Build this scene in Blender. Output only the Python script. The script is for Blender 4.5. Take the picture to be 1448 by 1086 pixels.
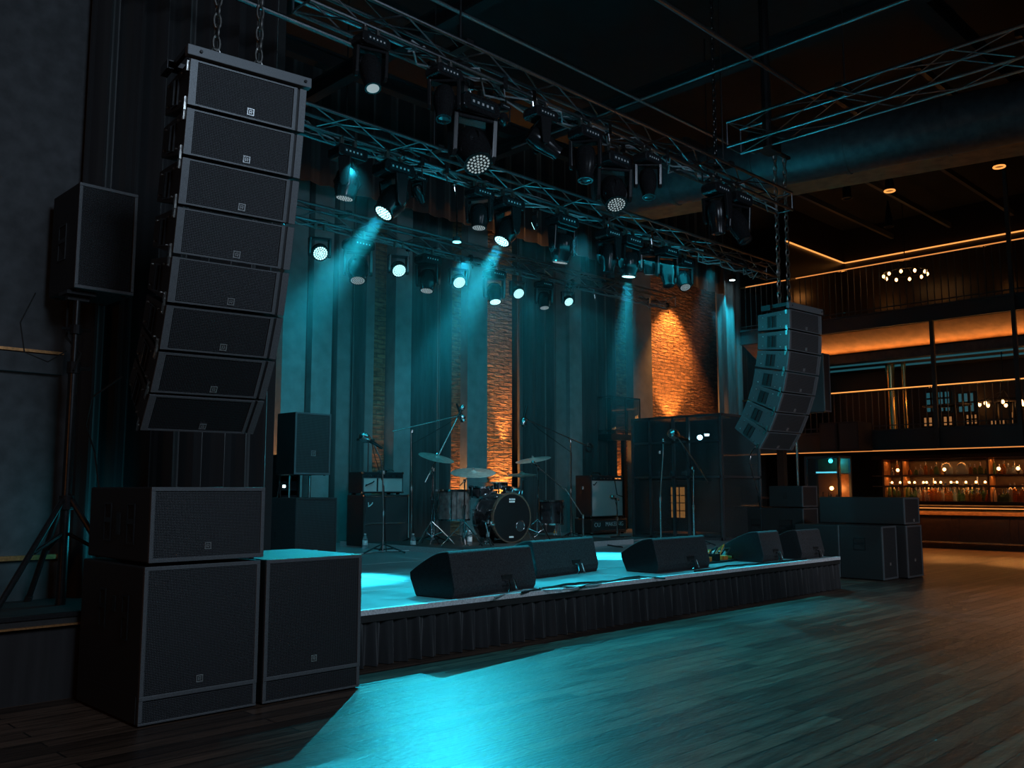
import bpy, math, random
from mathutils import Vector, Matrix
random.seed(7)
PI = math.pi
sc = bpy.context.scene
for o in list(bpy.data.objects): bpy.data.objects.remove(o)
C = sc.collection

# ------------------------------------------------------------------ camera
W, H = 1448, 1086
FP = 1286.0; HOR = 692.0; EYE = 1.6
TH = math.atan((HOR - 543) / FP); AZ = math.radians(45.25)
cam = bpy.data.cameras.new('camera'); cam.sensor_width = 36; cam.lens = FP / W * 36
cam.clip_end = 200
co = bpy.data.objects.new('camera', cam); C.objects.link(co)
co.location = (0, 0, EYE); co.rotation_euler = (PI/2 + TH, 0, AZ - PI/2)
sc.camera = co
_hd = Vector((math.cos(AZ), math.sin(AZ), 0)); _R = Vector((math.sin(AZ), -math.cos(AZ), 0)); _Z = Vector((0, 0, 1))
_F = _hd*math.cos(TH) + _Z*math.sin(TH); _U = -_hd*math.sin(TH) + _Z*math.cos(TH)
O = Vector((0, 0, EYE))
def ray(x, y): return _F*FP + _R*(x-724) - _U*(y-543)
def onz(x, y, z): r = ray(x, y); return O + r*((z-EYE)/r.z)
def ony(x, y, Y): r = ray(x, y); return O + r*(Y/r.y)
def onx(x, y, X): r = ray(x, y); return O + r*(X/r.x)

# ------------------------------------------------------------------ view, world
sc.view_settings.view_transform = 'Standard'; sc.view_settings.look = 'None'
sc.view_settings.gamma = 1; sc.view_settings.use_curve_mapping = False
sc.view_settings.exposure = 0.0
w = bpy.data.worlds.new('world'); sc.world = w; w.use_nodes = True
w.node_tree.nodes['Background'].inputs[0].default_value = (0.010, 0.030, 0.040, 1)
w.node_tree.nodes['Background'].inputs[1].default_value = 0.3

TEAL = (0.02, 0.62, 0.82); WARM = (1.0, 0.36, 0.08); COOL = (0.62, 0.80, 1.0)
def area(name, loc, target, size, power, col, sy=None, spread=None):
    l = bpy.data.lights.new(name, 'AREA'); l.energy = power; l.color = col; l.size = size
    if sy: l.shape = 'RECTANGLE'; l.size_y = sy
    if spread: l.spread = math.radians(spread)
    o = bpy.data.objects.new(name, l); C.objects.link(o); o.location = loc
    o.rotation_euler = (Vector(target) - Vector(loc)).to_track_quat('-Z', 'Y').to_euler()
    return o
def spot(name, loc, target, power, col, deg, blend=.35, r=.05):
    l = bpy.data.lights.new(name, 'SPOT'); l.energy = power; l.color = col
    l.spot_size = math.radians(deg); l.spot_blend = blend; l.shadow_soft_size = r
    o = bpy.data.objects.new(name, l); C.objects.link(o); o.location = loc
    o.rotation_euler = (Vector(target) - Vector(loc)).to_track_quat('-Z', 'Y').to_euler()
    return o
def point(name, loc, power, col, r=.05):
    l = bpy.data.lights.new(name, 'POINT'); l.energy = power; l.color = col; l.shadow_soft_size = r
    o = bpy.data.objects.new(name, l); C.objects.link(o); o.location = loc; return o

def strip(name, loc, target, length, width, power, col):
    # long thin light running along world Y, facing the target
    l = bpy.data.lights.new(name, 'AREA'); l.energy = power; l.color = col; l.shape = 'RECTANGLE'; l.size = width; l.size_y = length
    o = bpy.data.objects.new(name, l); C.objects.link(o)
    z = (Vector(loc) - Vector(target)).normalized(); y = Vector((0, 1, 0)); y = (y - z*y.dot(z)).normalized(); x = y.cross(z)
    m = Matrix((x, y, z)).transposed().to_4x4(); m.translation = Vector(loc); o.matrix_world = m; return o
# added fill lights behind and beside the camera, dim and cool
area('house_light', (2.0, -3.5, 6.5), (5, 9, 1.8), 3.0, 120, COOL, None, 110)
area('house_light_side', (9.5, -2.5, 7.0), (12, 8, 1.2), 3.0, 42, COOL, None, 110)
area('exit_glow', (-3.2, 4.2, 2.2), (3, 7, 2.2), .8, 16, WARM)  # added warm fill that brings out the speaker sides, no lamp modelled
area('wall_teal', (3.3, 8.15, 1.2), (1.9, 8.7, 1.6), .3, 2.2, TEAL)
# teal wash of the rear truss fixtures on the back wall
area('rig_wash', (13.5, 13.2, 5.7), (13.5, 16.2, .8), 11.0, 56, TEAL, .5, 130)
area('rig_wash_left', (8.0, 13.0, 5.6), (8.6, 16.2, .8), 3.0, 28, TEAL, .5, 130)
area('rig_fill', (10.0, 10.2, 5.6), (10.5, 12.0, 0.5), 8.0, 90, TEAL, 1.0)
area('truss_glow', (10.5, 8.2, 5.2), (10.5, 9.6, 6.6), 9.0, 24, TEAL, .3)
spot('kit_key', (9.6, 7.1, 5.6), (12.4, 12.6, .9), 1300, (.7, .9, 1), 28, .8, .1)  # added cool spot that brightens the drum kit from the front
spot('array_side', (9.2, 9.4, 5.4), (13.8, 7.6, 3.4), 420, TEAL, 34, .7, .1)
# front pool: from the rear truss out over the stage lip onto the dance floor
spot('floor_beam', (10.8, 12.2, 5.75), (6.1, 4.9, 0), 3500, TEAL, 44, .9, .04)
spot('floor_beam_right', (17.5, 11.2, 5.6), (13.2, 5.6, 0), 700, (.05, .5, .68), 36, .9, .06)
spot('stage_beam', (6.2, 9.1, 5.6), (6.4, 7.8, .5), 1600, TEAL, 72, .9, .08)
spot('stage_beam_mid', (10.5, 9.1, 5.6), (10.3, 8.0, .5), 1300, TEAL, 66, .9, .08)
spot('stage_beam_right', (14.0, 9.0, 5.6), (13.2, 7.8, .5), 1100, TEAL, 60, .9, .08)
# bar side: warm downlight under the balcony and on the dance floor in front of it
for _k in range(5): spot('bar_downlight', (25.9, 4.4+1.7*_k, 2.66), (25.0, 4.2+1.7*_k, 0), 230, WARM, 96, .5, .06)
spot('house_warm', (21.5, 2.6, 6.9), (15.5, 2.4, 0), 3000, (1, .46, .22), 48, .9, .12)

spot('array_key', (7.5, -3.0, 6.5), (15.0, 7.2, 2.2), 1500, (.8, .88, 1), 30, .8, .2)  # added spot that lightens the front of the right array
spot('table_light', (16.2, 8.2, 5.4), (19.6, 11.6, 1.4), 260, (.3, .8, 1), 22, .8, .05)  # added cool spot that lifts the rear table out of the dark
# ------------------------------------------------------------------ materials
MATS = {}
def nodes(name):
    m = bpy.data.materials.new(name); m.use_nodes = True
    nt = m.node_tree; return m, nt, nt.nodes['Principled BSDF'], nt.nodes, nt.links
def texco(nt, scale=(1,1,1), kind='Object', rot=(0,0,0)):
    t = nt.nodes.new('ShaderNodeTexCoord'); mp = nt.nodes.new('ShaderNodeMapping')
    mp.inputs['Scale'].default_value = scale; mp.inputs['Rotation'].default_value = rot
    nt.links.new(t.outputs[kind], mp.inputs['Vector']); return mp.outputs['Vector']
def ramp(nt, fac, stops):
    r = nt.nodes.new('ShaderNodeValToRGB'); e = r.color_ramp.elements
    e[0].position, e[0].color = stops[0][0], (*stops[0][1], 1)
    e[1].position, e[1].color = stops[-1][0], (*stops[-1][1], 1)
    for p, c in stops[1:-1]: n = e.new(p); n.color = (*c, 1)
    nt.links.new(fac, r.inputs['Fac']); return r.outputs['Color']
def bump(nt, h, bs, strength=.3, dist=.01):
    b = nt.nodes.new('ShaderNodeBump'); b.inputs['Strength'].default_value = strength; b.inputs['Distance'].default_value = dist
    nt.links.new(h, b.inputs['Height']); nt.links.new(b.outputs['Normal'], bs.inputs['Normal'])
def paint(name, col, rough=.5, metal=0, bmp=0, scale=60, var=.25):
    m, nt, bs, N, L = nodes(name)
    v = texco(nt); nz = N.new('ShaderNodeTexNoise'); nz.inputs['Scale'].default_value = scale; nz.inputs['Detail'].default_value = 3
    L.new(v, nz.inputs['Vector'])
    L.new(ramp(nt, nz.outputs['Fac'], [(.3, [c*(1-var) for c in col]), (.7, [c*(1+var) for c in col])]), bs.inputs['Base Color'])
    bs.inputs['Roughness'].default_value = rough; bs.inputs['Metallic'].default_value = metal
    if bmp: bump(nt, nz.outputs['Fac'], bs, bmp, .004)
    MATS[name] = m; return m
def emit(name, col, st):
    m, nt, bs, N, L = nodes(name)
    bs.inputs['Base Color'].default_value = (0.02, 0.02, 0.02, 1)
    bs.inputs['Emission Color'].default_value = (*col, 1); bs.inputs['Emission Strength'].default_value = st
    MATS[name] = m; return m
def grille(name, c0, c1, k, rough=.5, metal=.5):
    m, nt, bs, N, L = nodes(name)
    t = N.new('ShaderNodeTexCoord'); s = N.new('ShaderNodeSeparateXYZ'); L.new(t.outputs['Object'], s.inputs[0])
    def mth(op, a, b=None):
        n = N.new('ShaderNodeMath'); n.operation = op
        for i, q in enumerate((a, b)):
            if q is None: continue
            if isinstance(q, (int, float)): n.inputs[i].default_value = q
            else: L.new(q, n.inputs[i])
        return n.outputs[0]
    a = mth('SINE', mth('MULTIPLY', mth('ADD', s.outputs['X'], s.outputs['Z']), k))
    b = mth('SINE', mth('MULTIPLY', mth('SUBTRACT', s.outputs['X'], s.outputs['Z']), k))
    f = mth('MULTIPLY', mth('ADD', mth('MULTIPLY', a, b), 1.0), .5)
    L.new(ramp(nt, f, [(.45, c0), (.75, c1)]), bs.inputs['Base Color'])
    bs.inputs['Roughness'].default_value = rough; bs.inputs['Metallic'].default_value = metal
    bump(nt, f, bs, .6, .004)
    MATS[name] = m; return m
grille('grille', (.004, .004, .005), (.085, .090, .098), 280)
grille('grille_far', (.014, .014, .015), (.075, .075, .080), 200, .6, .2)
grille('amp_cloth', (.42, .42, .42), (.62, .62, .60), 300, .9, 0)
grille('dark_cloth', (.030, .032, .035), (.075, .078, .080), 300, .9, 0)
paint('cabinet', (.014, .014, .015), .55, 0, .5, 180)
paint('frame_grey', (.13, .14, .15), .42, .3, .2, 200)
paint('array_paint', (.05, .052, .055), .4)
paint('carpet_cab', (.036, .036, .039), .85, 0, 1.0, 70, .6)
paint('rubber', (.008, .008, .008), .7)
paint('black_metal', (.03, .03, .032), .33, .6, 0, 40)
paint('truss_metal', (.30, .32, .34), .32, 1, .15, 60)
paint('chain_metal', (.45, .44, .42), .3, 1, .2, 50)
paint('chrome', (.75, .76, .78), .14, 1)
paint('brass', (.62, .46, .22), .25, 1, .1, 30)
paint('cymbal', (.42, .44, .40), .35, .55, .15, 12)
paint('drum_shell', (.16, .15, .15), .22, .5, .05, 9, .5)
paint('drum_dark', (.022, .022, .025), .2, .2, 0, 9, .5)
paint('drum_head', (.007, .007, .008), .35)
paint('hoop', (.42, .33, .26), .25, .9)
paint('head_black', (.024, .024, .026), .19, .3)
paint('wall_paint', (.060, .066, .072), .8, 0, .2, 8)
paint('lounge_wall', (.016, .011, .009), .35)
paint('black_wall', (.012, .012, .013), .8)
paint('ceiling_paint', (.005, .008, .010), .8, 0, .2, 5)
paint('duct_metal', (.10, .115, .125), .45, .5, .1, 6)
paint('deck_side', (.02, .02, .02), .7)
paint('white', (.7, .72, .74), .5)
paint('orange_plastic', (.8, .25, .04), .4)
paint('trim_metal', (.75, .77, .78), .3, .85, .2, 50)
paint('copper_trim', (.55, .26, .10), .35, .7)
paint('bar_wood', (.040, .022, .013), .4, 0, .2, 10)
paint('bar_wood_light', (.30, .14, .06), .4, 0, .2, 10)
paint('panel_paint', (.20, .225, .23), .75, 0, .15, 4, .15)
paint('panel_grey', (.16, .165, .165), .8, 0, .15, 4, .15)
paint('balcony_steel', (.065, .072, .080), .5, .3)
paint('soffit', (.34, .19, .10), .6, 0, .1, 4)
paint('glass_dark', (.02, .03, .035), .08)
paint('silver', (.6, .6, .6), .25, 1)
paint('gaffer', (.35, .38, .40), .6)
emit('lamp_teal', (.45, .95, 1.0), 2.6)
emit('lamp_dim', (.75, .95, 1.0), .38)
emit('lamp_warm', (1.0, .45, .14), 9.0)
emit('bulb_warm', (1.0, .50, .18), 7.0)
emit('led_warm', (1.0, .36, .08), 1.25)
emit('led_soft', (1.0, .34, .08), .8)
emit('led_teal', (.2, .85, 1.0), 3.0)
emit('led_white', (.7, .95, 1.0), 9.0)
emit('window_warm', (1.0, .42, .14), .28)
emit('window_teal', (.1, .6, .75), .10)  # glow shared by the teal windows and the imitated ceiling reflection

def cloth(name, col, rough=.9, sc_=3):
    m, nt, bs, N, L = nodes(name)
    v = texco(nt, (sc_, sc_, .3)); nz = N.new('ShaderNodeTexNoise'); nz.inputs['Scale'].default_value = 4; nz.inputs['Detail'].default_value = 5
    L.new(v, nz.inputs['Vector'])
    L.new(ramp(nt, nz.outputs['Fac'], [(.3, [c*.7 for c in col]), (.7, [c*1.25 for c in col])]), bs.inputs['Base Color'])
    bs.inputs['Roughness'].default_value = rough
    bs.inputs['Sheen Weight'].default_value = .25; bs.inputs['Sheen Roughness'].default_value = .5
    MATS[name] = m
cloth('velvet_black', (.010, .010, .012))
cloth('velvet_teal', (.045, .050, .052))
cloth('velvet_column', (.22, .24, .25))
cloth('skirt_cloth', (.020, .020, .022))

def make_brick(name, c1, c2, mortar, strength):
    m, nt, bs, N, L = nodes(name)
    t = N.new('ShaderNodeTexCoord'); s = N.new('ShaderNodeSeparateXYZ'); c = N.new('ShaderNodeCombineXYZ')
    L.new(t.outputs['Object'], s.inputs[0]); L.new(s.outputs['X'], c.inputs['X']); L.new(s.outputs['Z'], c.inputs['Y'])
    b = N.new('ShaderNodeTexBrick'); b.inputs['Scale'].default_value = 1; b.inputs['Brick Width'].default_value = .34
    b.inputs['Row Height'].default_value = .105; b.inputs['Mortar Size'].default_value = .012; b.inputs['Mortar Smooth'].default_value = .4
    b.inputs['Color1'].default_value = (*c1, 1); b.inputs['Color2'].default_value = (*c2, 1); b.inputs['Mortar'].default_value = (*mortar, 1)
    nz0 = N.new('ShaderNodeTexNoise'); nz0.inputs['Scale'].default_value = 3; nz0.inputs['Detail'].default_value = 4
    L.new(c.outputs[0], nz0.inputs['Vector'])
    va = N.new('ShaderNodeVectorMath'); va.operation = 'SCALE'; va.inputs['Scale'].default_value = .06
    L.new(nz0.outputs['Color'], va.inputs[0]); vb = N.new('ShaderNodeVectorMath'); L.new(c.outputs[0], vb.inputs[0]); L.new(va.outputs[0], vb.inputs[1])
    L.new(vb.outputs[0], b.inputs['Vector'])
    nz = N.new('ShaderNodeTexNoise'); nz.inputs['Scale'].default_value = 9; nz.inputs['Detail'].default_value = 6
    mp = N.new('ShaderNodeMapping'); mp.inputs['Scale'].default_value = (.6, 1, 1.9); L.new(t.outputs['Object'], mp.inputs[0]); L.new(mp.outputs[0], nz.inputs['Vector'])
    mx = N.new('ShaderNodeMix'); mx.data_type = 'RGBA'; mx.blend_type = 'MULTIPLY'; mx.inputs['Factor'].default_value = .8
    L.new(b.outputs['Color'], mx.inputs['A']); L.new(ramp(nt, nz.outputs['Fac'], [(.3, (.25, .25, .25)), (.65, (1.2, 1.2, 1.2))]), mx.inputs['B'])
    L.new(mx.outputs['Result'], bs.inputs['Base Color'])
    bs.inputs['Roughness'].default_value = .72
    ad = N.new('ShaderNodeMath'); ad.operation = 'SUBTRACT'; L.new(nz.outputs['Fac'], ad.inputs[0]); L.new(b.outputs['Fac'], ad.inputs[1])
    bump(nt, ad.outputs[0], bs, 1.0, strength)
    MATS[name] = m
make_brick('brick', (.30, .155, .085), (.19, .095, .055), (.12, .085, .06), .05)
make_brick('stone', (.42, .24, .13), (.27, .15, .08), (.10, .06, .04), .12)

def make_floor():
    m, nt, bs, N, L = nodes('floor_wood')
    v = texco(nt)
    b = N.new('ShaderNodeTexBrick'); b.offset = .37; b.inputs['Scale'].default_value = 1; b.inputs['Brick Width'].default_value = 2.1
    b.inputs['Row Height'].default_value = .16; b.inputs['Mortar Size'].default_value = .007
    b.inputs['Color1'].default_value = (.030, .019, .014, 1); b.inputs['Color2'].default_value = (.110, .068, .047, 1); b.inputs['Mortar'].default_value = (.010, .008, .006, 1)
    L.new(v, b.inputs['Vector'])
    v2 = texco(nt, (.7, 6, 1)); nz = N.new('ShaderNodeTexNoise'); nz.inputs['Scale'].default_value = 2.6; nz.inputs['Detail'].default_value = 8; nz.inputs['Roughness'].default_value = .65
    L.new(v2, nz.inputs['Vector'])
    mx = N.new('ShaderNodeMix'); mx.data_type = 'RGBA'; mx.blend_type = 'MULTIPLY'; mx.inputs['Factor'].default_value = .8
    L.new(b.outputs['Color'], mx.inputs['A']); L.new(ramp(nt, nz.outputs['Fac'], [(.3, (.25, .25, .25)), (.7, (1.7, 1.7, 1.7))]), mx.inputs['B'])
    L.new(mx.outputs['Result'], bs.inputs['Base Color'])
    r = N.new('ShaderNodeMapRange'); L.new(nz.outputs['Fac'], r.inputs['Value']); r.inputs['To Min'].default_value = .24; r.inputs['To Max'].default_value = .50
    L.new(r.outputs[0], bs.inputs['Roughness'])
    v3 = texco(nt, (1, 3.0, 1)); n3 = N.new('ShaderNodeTexNoise'); n3.inputs['Scale'].default_value = 11; n3.inputs['Detail'].default_value = 5; L.new(v3, n3.inputs['Vector'])
    ad = N.new('ShaderNodeMath'); ad.operation = 'SUBTRACT'; L.new(n3.outputs['Fac'], ad.inputs[0]); L.new(b.outputs['Fac'], ad.inputs[1])
    bump(nt, ad.outputs[0], bs, .55, .010)
    MATS['floor_wood'] = m
make_floor()
def make_deck():
    m, nt, bs, N, L = nodes('stage_deck')
    v = texco(nt); nz = N.new('ShaderNodeTexNoise'); nz.inputs['Scale'].default_value = 3; nz.inputs['Detail'].default_value = 7; L.new(v, nz.inputs['Vector'])
    L.new(ramp(nt, nz.outputs['Fac'], [(.3, (.13, .14, .145)), (.7, (.24, .25, .26))]), bs.inputs['Base Color'])
    r = N.new('ShaderNodeMapRange'); L.new(nz.outputs['Fac'], r.inputs['Value']); r.inputs['To Min'].default_value = .22; r.inputs['To Max'].default_value = .5
    L.new(r.outputs[0], bs.inputs['Roughness']); bump(nt, nz.outputs['Fac'], bs, .2, .01)
    MATS['stage_deck'] = m
make_deck()
def make_glass(name, col, rough=.03):
    m, nt, bs, N, L = nodes(name)
    bs.inputs['Base Color'].default_value = (*col, 1); bs.inputs['Roughness'].default_value = rough
    bs.inputs['Transmission Weight'].default_value = .9; bs.inputs['IOR'].default_value = 1.3
    MATS[name] = m
make_glass('glass_clear', (.85, .95, 1)); make_glass('glass_amber', (.75, .33, .10)); make_glass('glass_green', (.25, .5, .3))
make_glass('glass_tint', (.25, .33, .36))

# ------------------------------------------------------------------ mesh builder
class MB:
    def __init__(s): s.v = []; s.f = []; s.mi = []; s.mats = []
    def m(s, name):
        if name not in s.mats: s.mats.append(name)
        s.cur = s.mats.index(name); return s
    cur = 0
    def add(s, vs, fs):
        n = len(s.v); s.v += [tuple(x) for x in vs]
        for f in fs: s.f.append([i+n for i in f]); s.mi.append(s.cur)
        return s
    def box(s, x0, x1, y0, y1, z0, z1, M=None):
        vs = [Vector(p) for p in ((x0,y0,z0),(x1,y0,z0),(x1,y1,z0),(x0,y1,z0),(x0,y0,z1),(x1,y0,z1),(x1,y1,z1),(x0,y1,z1))]
        if M: vs = [M @ v for v in vs]
        return s.add(vs, [(0,3,2,1),(4,5,6,7),(0,1,5,4),(1,2,6,5),(2,3,7,6),(3,0,4,7)])
    def prism(s, poly, a0, a1, axis='x'):
        n = len(poly)
        def P(a, p):
            if axis == 'x': return (a, p[0], p[1])
            if axis == 'y': return (p[0], a, p[1])
            return (p[0], p[1], a)
        vs = [P(a0, p) for p in poly] + [P(a1, p) for p in poly]
        fs = [tuple(range(n))[::-1], tuple(range(n, 2*n))] + [(i, (i+1) % n, n+(i+1) % n, n+i) for i in range(n)]
        return s.add(vs, fs)
    def tube(s, pts, r, seg=8, closed=False, r1=None):
        pts = [Vector(p) for p in pts]; n = len(pts); vs = []; prev = None
        for i, p in enumerate(pts):
            if closed: t = pts[(i+1) % n] - pts[i-1]
            else: t = pts[min(i+1, n-1)] - pts[max(i-1, 0)]
            if t.length < 1e-9: t = Vector((0, 0, 1))
            t.normalize()
            if prev is None:
                a = Vector((0, 0, 1)) if abs(t.z) < .9 else Vector((1, 0, 0))
                u = t.cross(a).normalized()
            else:
                u = prev - t*prev.dot(t); u.normalize()
            prev = u; v = t.cross(u)
            rr = r if r1 is None else r + (r1-r)*i/(n-1)
            vs += [p + (u*math.cos(2*PI*k/seg) + v*math.sin(2*PI*k/seg))*rr for k in range(seg)]
        fs = []
        for i in range(n if closed else n-1):
            j = (i+1) % n
            fs += [(i*seg+k, i*seg+(k+1) % seg, j*seg+(k+1) % seg, j*seg+k) for k in range(seg)]
        if not closed: fs += [tuple(range(seg))[::-1], tuple((n-1)*seg+k for k in range(seg))]
        return s.add(vs, fs)
    def lathe(s, prof, seg=20, M=None):   # prof (r, z) about z
        vs = []; M = M or Matrix()
        for r, z in prof: vs += [M @ Vector((r*math.cos(2*PI*k/seg), r*math.sin(2*PI*k/seg), z)) for k in range(seg)]
        n = len(prof); fs = []
        for i in range(n-1): fs += [(i*seg+k, i*seg+(k+1) % seg, (i+1)*seg+(k+1) % seg, (i+1)*seg+k) for k in range(seg)]
        fs += [tuple(range(seg))[::-1], tuple((n-1)*seg+k for k in range(seg))]
        return s.add(vs, fs)
    def mesh(s, name, mats=None):
        me = bpy.data.meshes.new(name); me.from_pydata(s.v, [], s.f); me.validate(); me.update()
        for n in (s.mats or mats): me.materials.append(MATS[n])
        if s.mats: me.polygons.foreach_set('material_index', s.mi[:len(me.polygons)] if len(me.polygons) == len(s.mi) else [0]*len(me.polygons))
        return me
def smooth(o, ang=35):
    me = o.data
    for p in me.polygons: p.use_smooth = True
    try: me.set_sharp_from_angle(angle=math.radians(ang))
    except Exception: pass
def link(name, me, parent=None, bevel=0, sm=False):
    o = bpy.data.objects.new(name, me); C.objects.link(o)
    if parent: o.parent = parent
    if bevel:
        b = o.modifiers.new('bevel', 'BEVEL'); b.width = bevel; b.segments = 2; b.limit_method = 'ANGLE'
    if sm: smooth(o)
    return o
def part(name, mb, mat=None, parent=None, bevel=0, sm=False):
    return link(name, mb.mesh(name, [mat] if mat else None), parent, bevel, sm)
def tag(o, label, cat, group=None, kind=None):
    o['label'] = label; o['category'] = cat
    if group: o['group'] = group
    if kind: o['kind'] = kind
    return o
def thing(name, loc, label, cat, rz=0, group=None):
    o = bpy.data.objects.new(name, None); C.objects.link(o); o.empty_display_size = .1
    o.location = loc; o.rotation_euler = (0, 0, rz); return tag(o, label, cat, group)
def struct(name, mb, mat=None, parent=None, bevel=0):
    o = part(name, mb, mat, parent, bevel)
    if not parent: o['kind'] = 'structure'
    return o
def copy_tree(o, parent=None):
    kids = [c for c in bpy.data.objects if c.parent == o]
    c = o.copy(); C.objects.link(c); c.parent = parent
    for k in kids: copy_tree(k, c)
    return c
def text_mesh(s, size, depth=.002):
    cu = bpy.data.curves.new('t', 'FONT'); cu.body = s; cu.size = size; cu.extrude = depth; cu.align_x = 'CENTER'; cu.align_y = 'CENTER'
    o = bpy.data.objects.new('t', cu); C.objects.link(o)
    me = bpy.data.meshes.new_from_object(o.evaluated_get(bpy.context.evaluated_depsgraph_get()))
    bpy.data.objects.remove(o); return me

ORD = ['first', 'second', 'third', 'fourth', 'fifth', 'sixth', 'seventh', 'eighth', 'ninth', 'tenth', 'eleventh', 'twelfth', 'thirteenth', 'fourteenth', 'fifteenth',
       'sixteenth', 'seventeenth', 'eighteenth', 'nineteenth', 'twentieth'] + ['twenty-' + q for q in ('first', 'second', 'third', 'fourth', 'fifth', 'sixth', 'seventh', 'eighth', 'ninth')]
# ------------------------------------------------------------------ room shell
CEIL = 10.4
struct('floor', MB().box(-4, 31, -6, 17, -.2, 0), 'floor_wood')
struct('ceiling', MB().box(-4, 31, -6, 17, CEIL, CEIL+.2), 'ceiling_paint')
struct('wall_left', MB().box(-4, 4.88, 8.72, 8.9, 0, CEIL), 'wall_paint')
struct('wall_stage_left', MB().box(4.88, 5.05, 8.72, 16.4, 0, CEIL), 'black_wall')
struct('wall_back', MB().box(5.05, 31, 16.4, 16.6, 0, CEIL), 'black_wall')
struct('wall_right', MB().box(31, 31.2, -6, 16.4, 0, CEIL), 'bar_wood')
struct('wall_front', MB().box(-4, 31, -6.2, -6, 0, CEIL), 'black_wall')
struct('wall_side', MB().box(-4.2, -4, -6, 8.72, 0, CEIL), 'black_wall')
z0 = ony(0, 498, 8.72).z
struct('trim_1', MB().box(-4, 2.86, 8.66, 8.72, z0-.16, z0+.01), 'wall_paint')
struct('trim_2', MB().box(-4, 2.86, 8.655, 8.72, z0+.02, z0+.045), 'copper_trim')
z0 = ony(0, 790, 8.72).z
struct('trim_3', MB().box(-4, 4.4, 8.66, 8.72, z0-.02, z0+.02), 'copper_trim')

# back wall features: [px left, px right, kind]
YB = 16.2
def bx(px): return ony(px, 560, YB).x
def wavy(x0, x1, y, z0, z1, amp, wl, seed=0, n=None, flare=0):
    rnd = random.Random(seed); n = n or max(8, int((x1-x0)/wl*10)); mb = MB(); vs = []; rows = 7
    ph = [rnd.uniform(0, 6.28) for _ in range(3)]
    for j in range(rows):
        t = j/(rows-1); z = z0 + (z1-z0)*t
        for i in range(n+1):
            x = x0 + (x1-x0)*i/n
            a = amp*(1 + flare*(1-t))
            d = a*(math.sin(2*PI*x/wl + ph[0] + .5*math.sin(x*1.7+ph[1])) + .35*math.sin(2*PI*x/wl*2.3 + ph[2] + .6*t))
            vs.append((x, y + d, z))
    fs = [(j*(n+1)+i, j*(n+1)+i+1, (j+1)*(n+1)+i+1, (j+1)*(n+1)+i) for j in range(rows-1) for i in range(n)]
    mb.add(vs, fs); return mb
def drape(name, x0, x1, y, z0, z1, amp, wl, mat, seed, label, flare=.2):
    o = part(name, wavy(x0, x1, y, z0, z1, amp, wl, seed, None, flare), mat, None, 0, True)
    s = o.modifiers.new('s', 'SOLIDIFY'); s.thickness = .02
    return tag(o, label, 'curtain')
ZT = 7.3
feats = [(352, 388, 'brick'), (388, 421, 'panel'), (430, 458, 'panel'), (467, 491, 'grey'), (507, 523, 'grey'), (523, 544, 'brick'),
         (548, 571, 'panel'), (630, 651, 'brick'), (651, 679, 'panel'), (678, 724, 'stone'), (780, 796, 'grey'), (796, 813, 'panel'),
         (862, 886, 'brick'), (886, 913, 'panel'), (914, 981, 'stone'), (981, 1016, 'brick')]
i = 0
for a, b, k in feats:
    i += 1
    if k == 'panel': struct('trim_%d' % (i+3), MB().box(bx(a), bx(b), YB-.25, 16.4, .5, ZT+1), 'panel_paint')
    elif k == 'grey': struct('trim_%d' % (i+3), MB().box(bx(a), bx(b), YB-.12, 16.4, .5, ZT+1), 'panel_grey')
    else: struct('trim_%d' % (i+3), MB().box(bx(a), bx(b), YB, 16.4, 0, ZT+1), k)
drapes = [(421, 430), (458, 467), (490, 508), (571, 630), (724, 781), (812, 863), (1047, 1075)]
labs = ['narrow dark drape strip left of the wide speaker tower panel', 'narrow dark drape strip just right of the speaker on the stage tower',
        'dark drape fold behind the left guitar amplifier stack', 'wide dark drape between the teal panel and the overhead drum microphone',
        'wide dark drape right of the glowing orange brick column behind the drums', 'wide dark drape behind the right guitar amplifier',
        'black drape at the far right corner of the stage back wall']
for k, (a, b) in enumerate(drapes):
    drape('back_drape', bx(a), bx(b), YB-.15, .5 if a < 1000 else 0, ZT+1, .07, .42, 'velvet_teal', k+3, labs[k])
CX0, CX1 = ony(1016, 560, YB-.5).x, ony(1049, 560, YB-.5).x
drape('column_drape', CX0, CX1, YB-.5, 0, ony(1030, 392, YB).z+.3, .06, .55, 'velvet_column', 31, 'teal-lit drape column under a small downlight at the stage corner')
drape('side_curtain', 2.92, 4.80, 8.55, .65, 9.8, .075, .25, 'velvet_black', 12, 'tall black curtain hanging behind the left hanging speaker array', 0)
drape('black_border', 5.2, CX0-.1, 15.3, 7.7, CEIL-.05, .05, .5, 'velvet_black', 77, 'black border curtain hanging across the top of the stage back wall', 0)  # black cloth added so the upper back wall reads as unlit
# warm uplights behind the backline, on the brick
def brick_light(px, pw, z=.75, deg=60, off=.55):
    x = bx(px); spot('brick_uplight', (x, YB-off, z), (x, YB+.05, z+3.2), pw, WARM, deg, .8, .04)
brick_light(710, 1000, .8, 50, .22); brick_light(712, 420, 2.3, 40, .22); brick_light(642, 300, .9, 50, .2); brick_light(534, 30, 1.6, 40, .2)
brick_light(374, 420, .8, 60, .2); brick_light(873, 120, 1.6, 60, .2)
x = bx(947); spot('brick_downlight', (x+.1, YB-.75, ony(940, 408, YB).z), (x, YB+.05, 4.0), 1500, WARM, 80, .8, .05)
x = bx(947); spot('brick_uplight', (x, YB-.6, 3.3), (x, YB+.1, 5.6), 500, WARM, 80, .8, .05)

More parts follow.
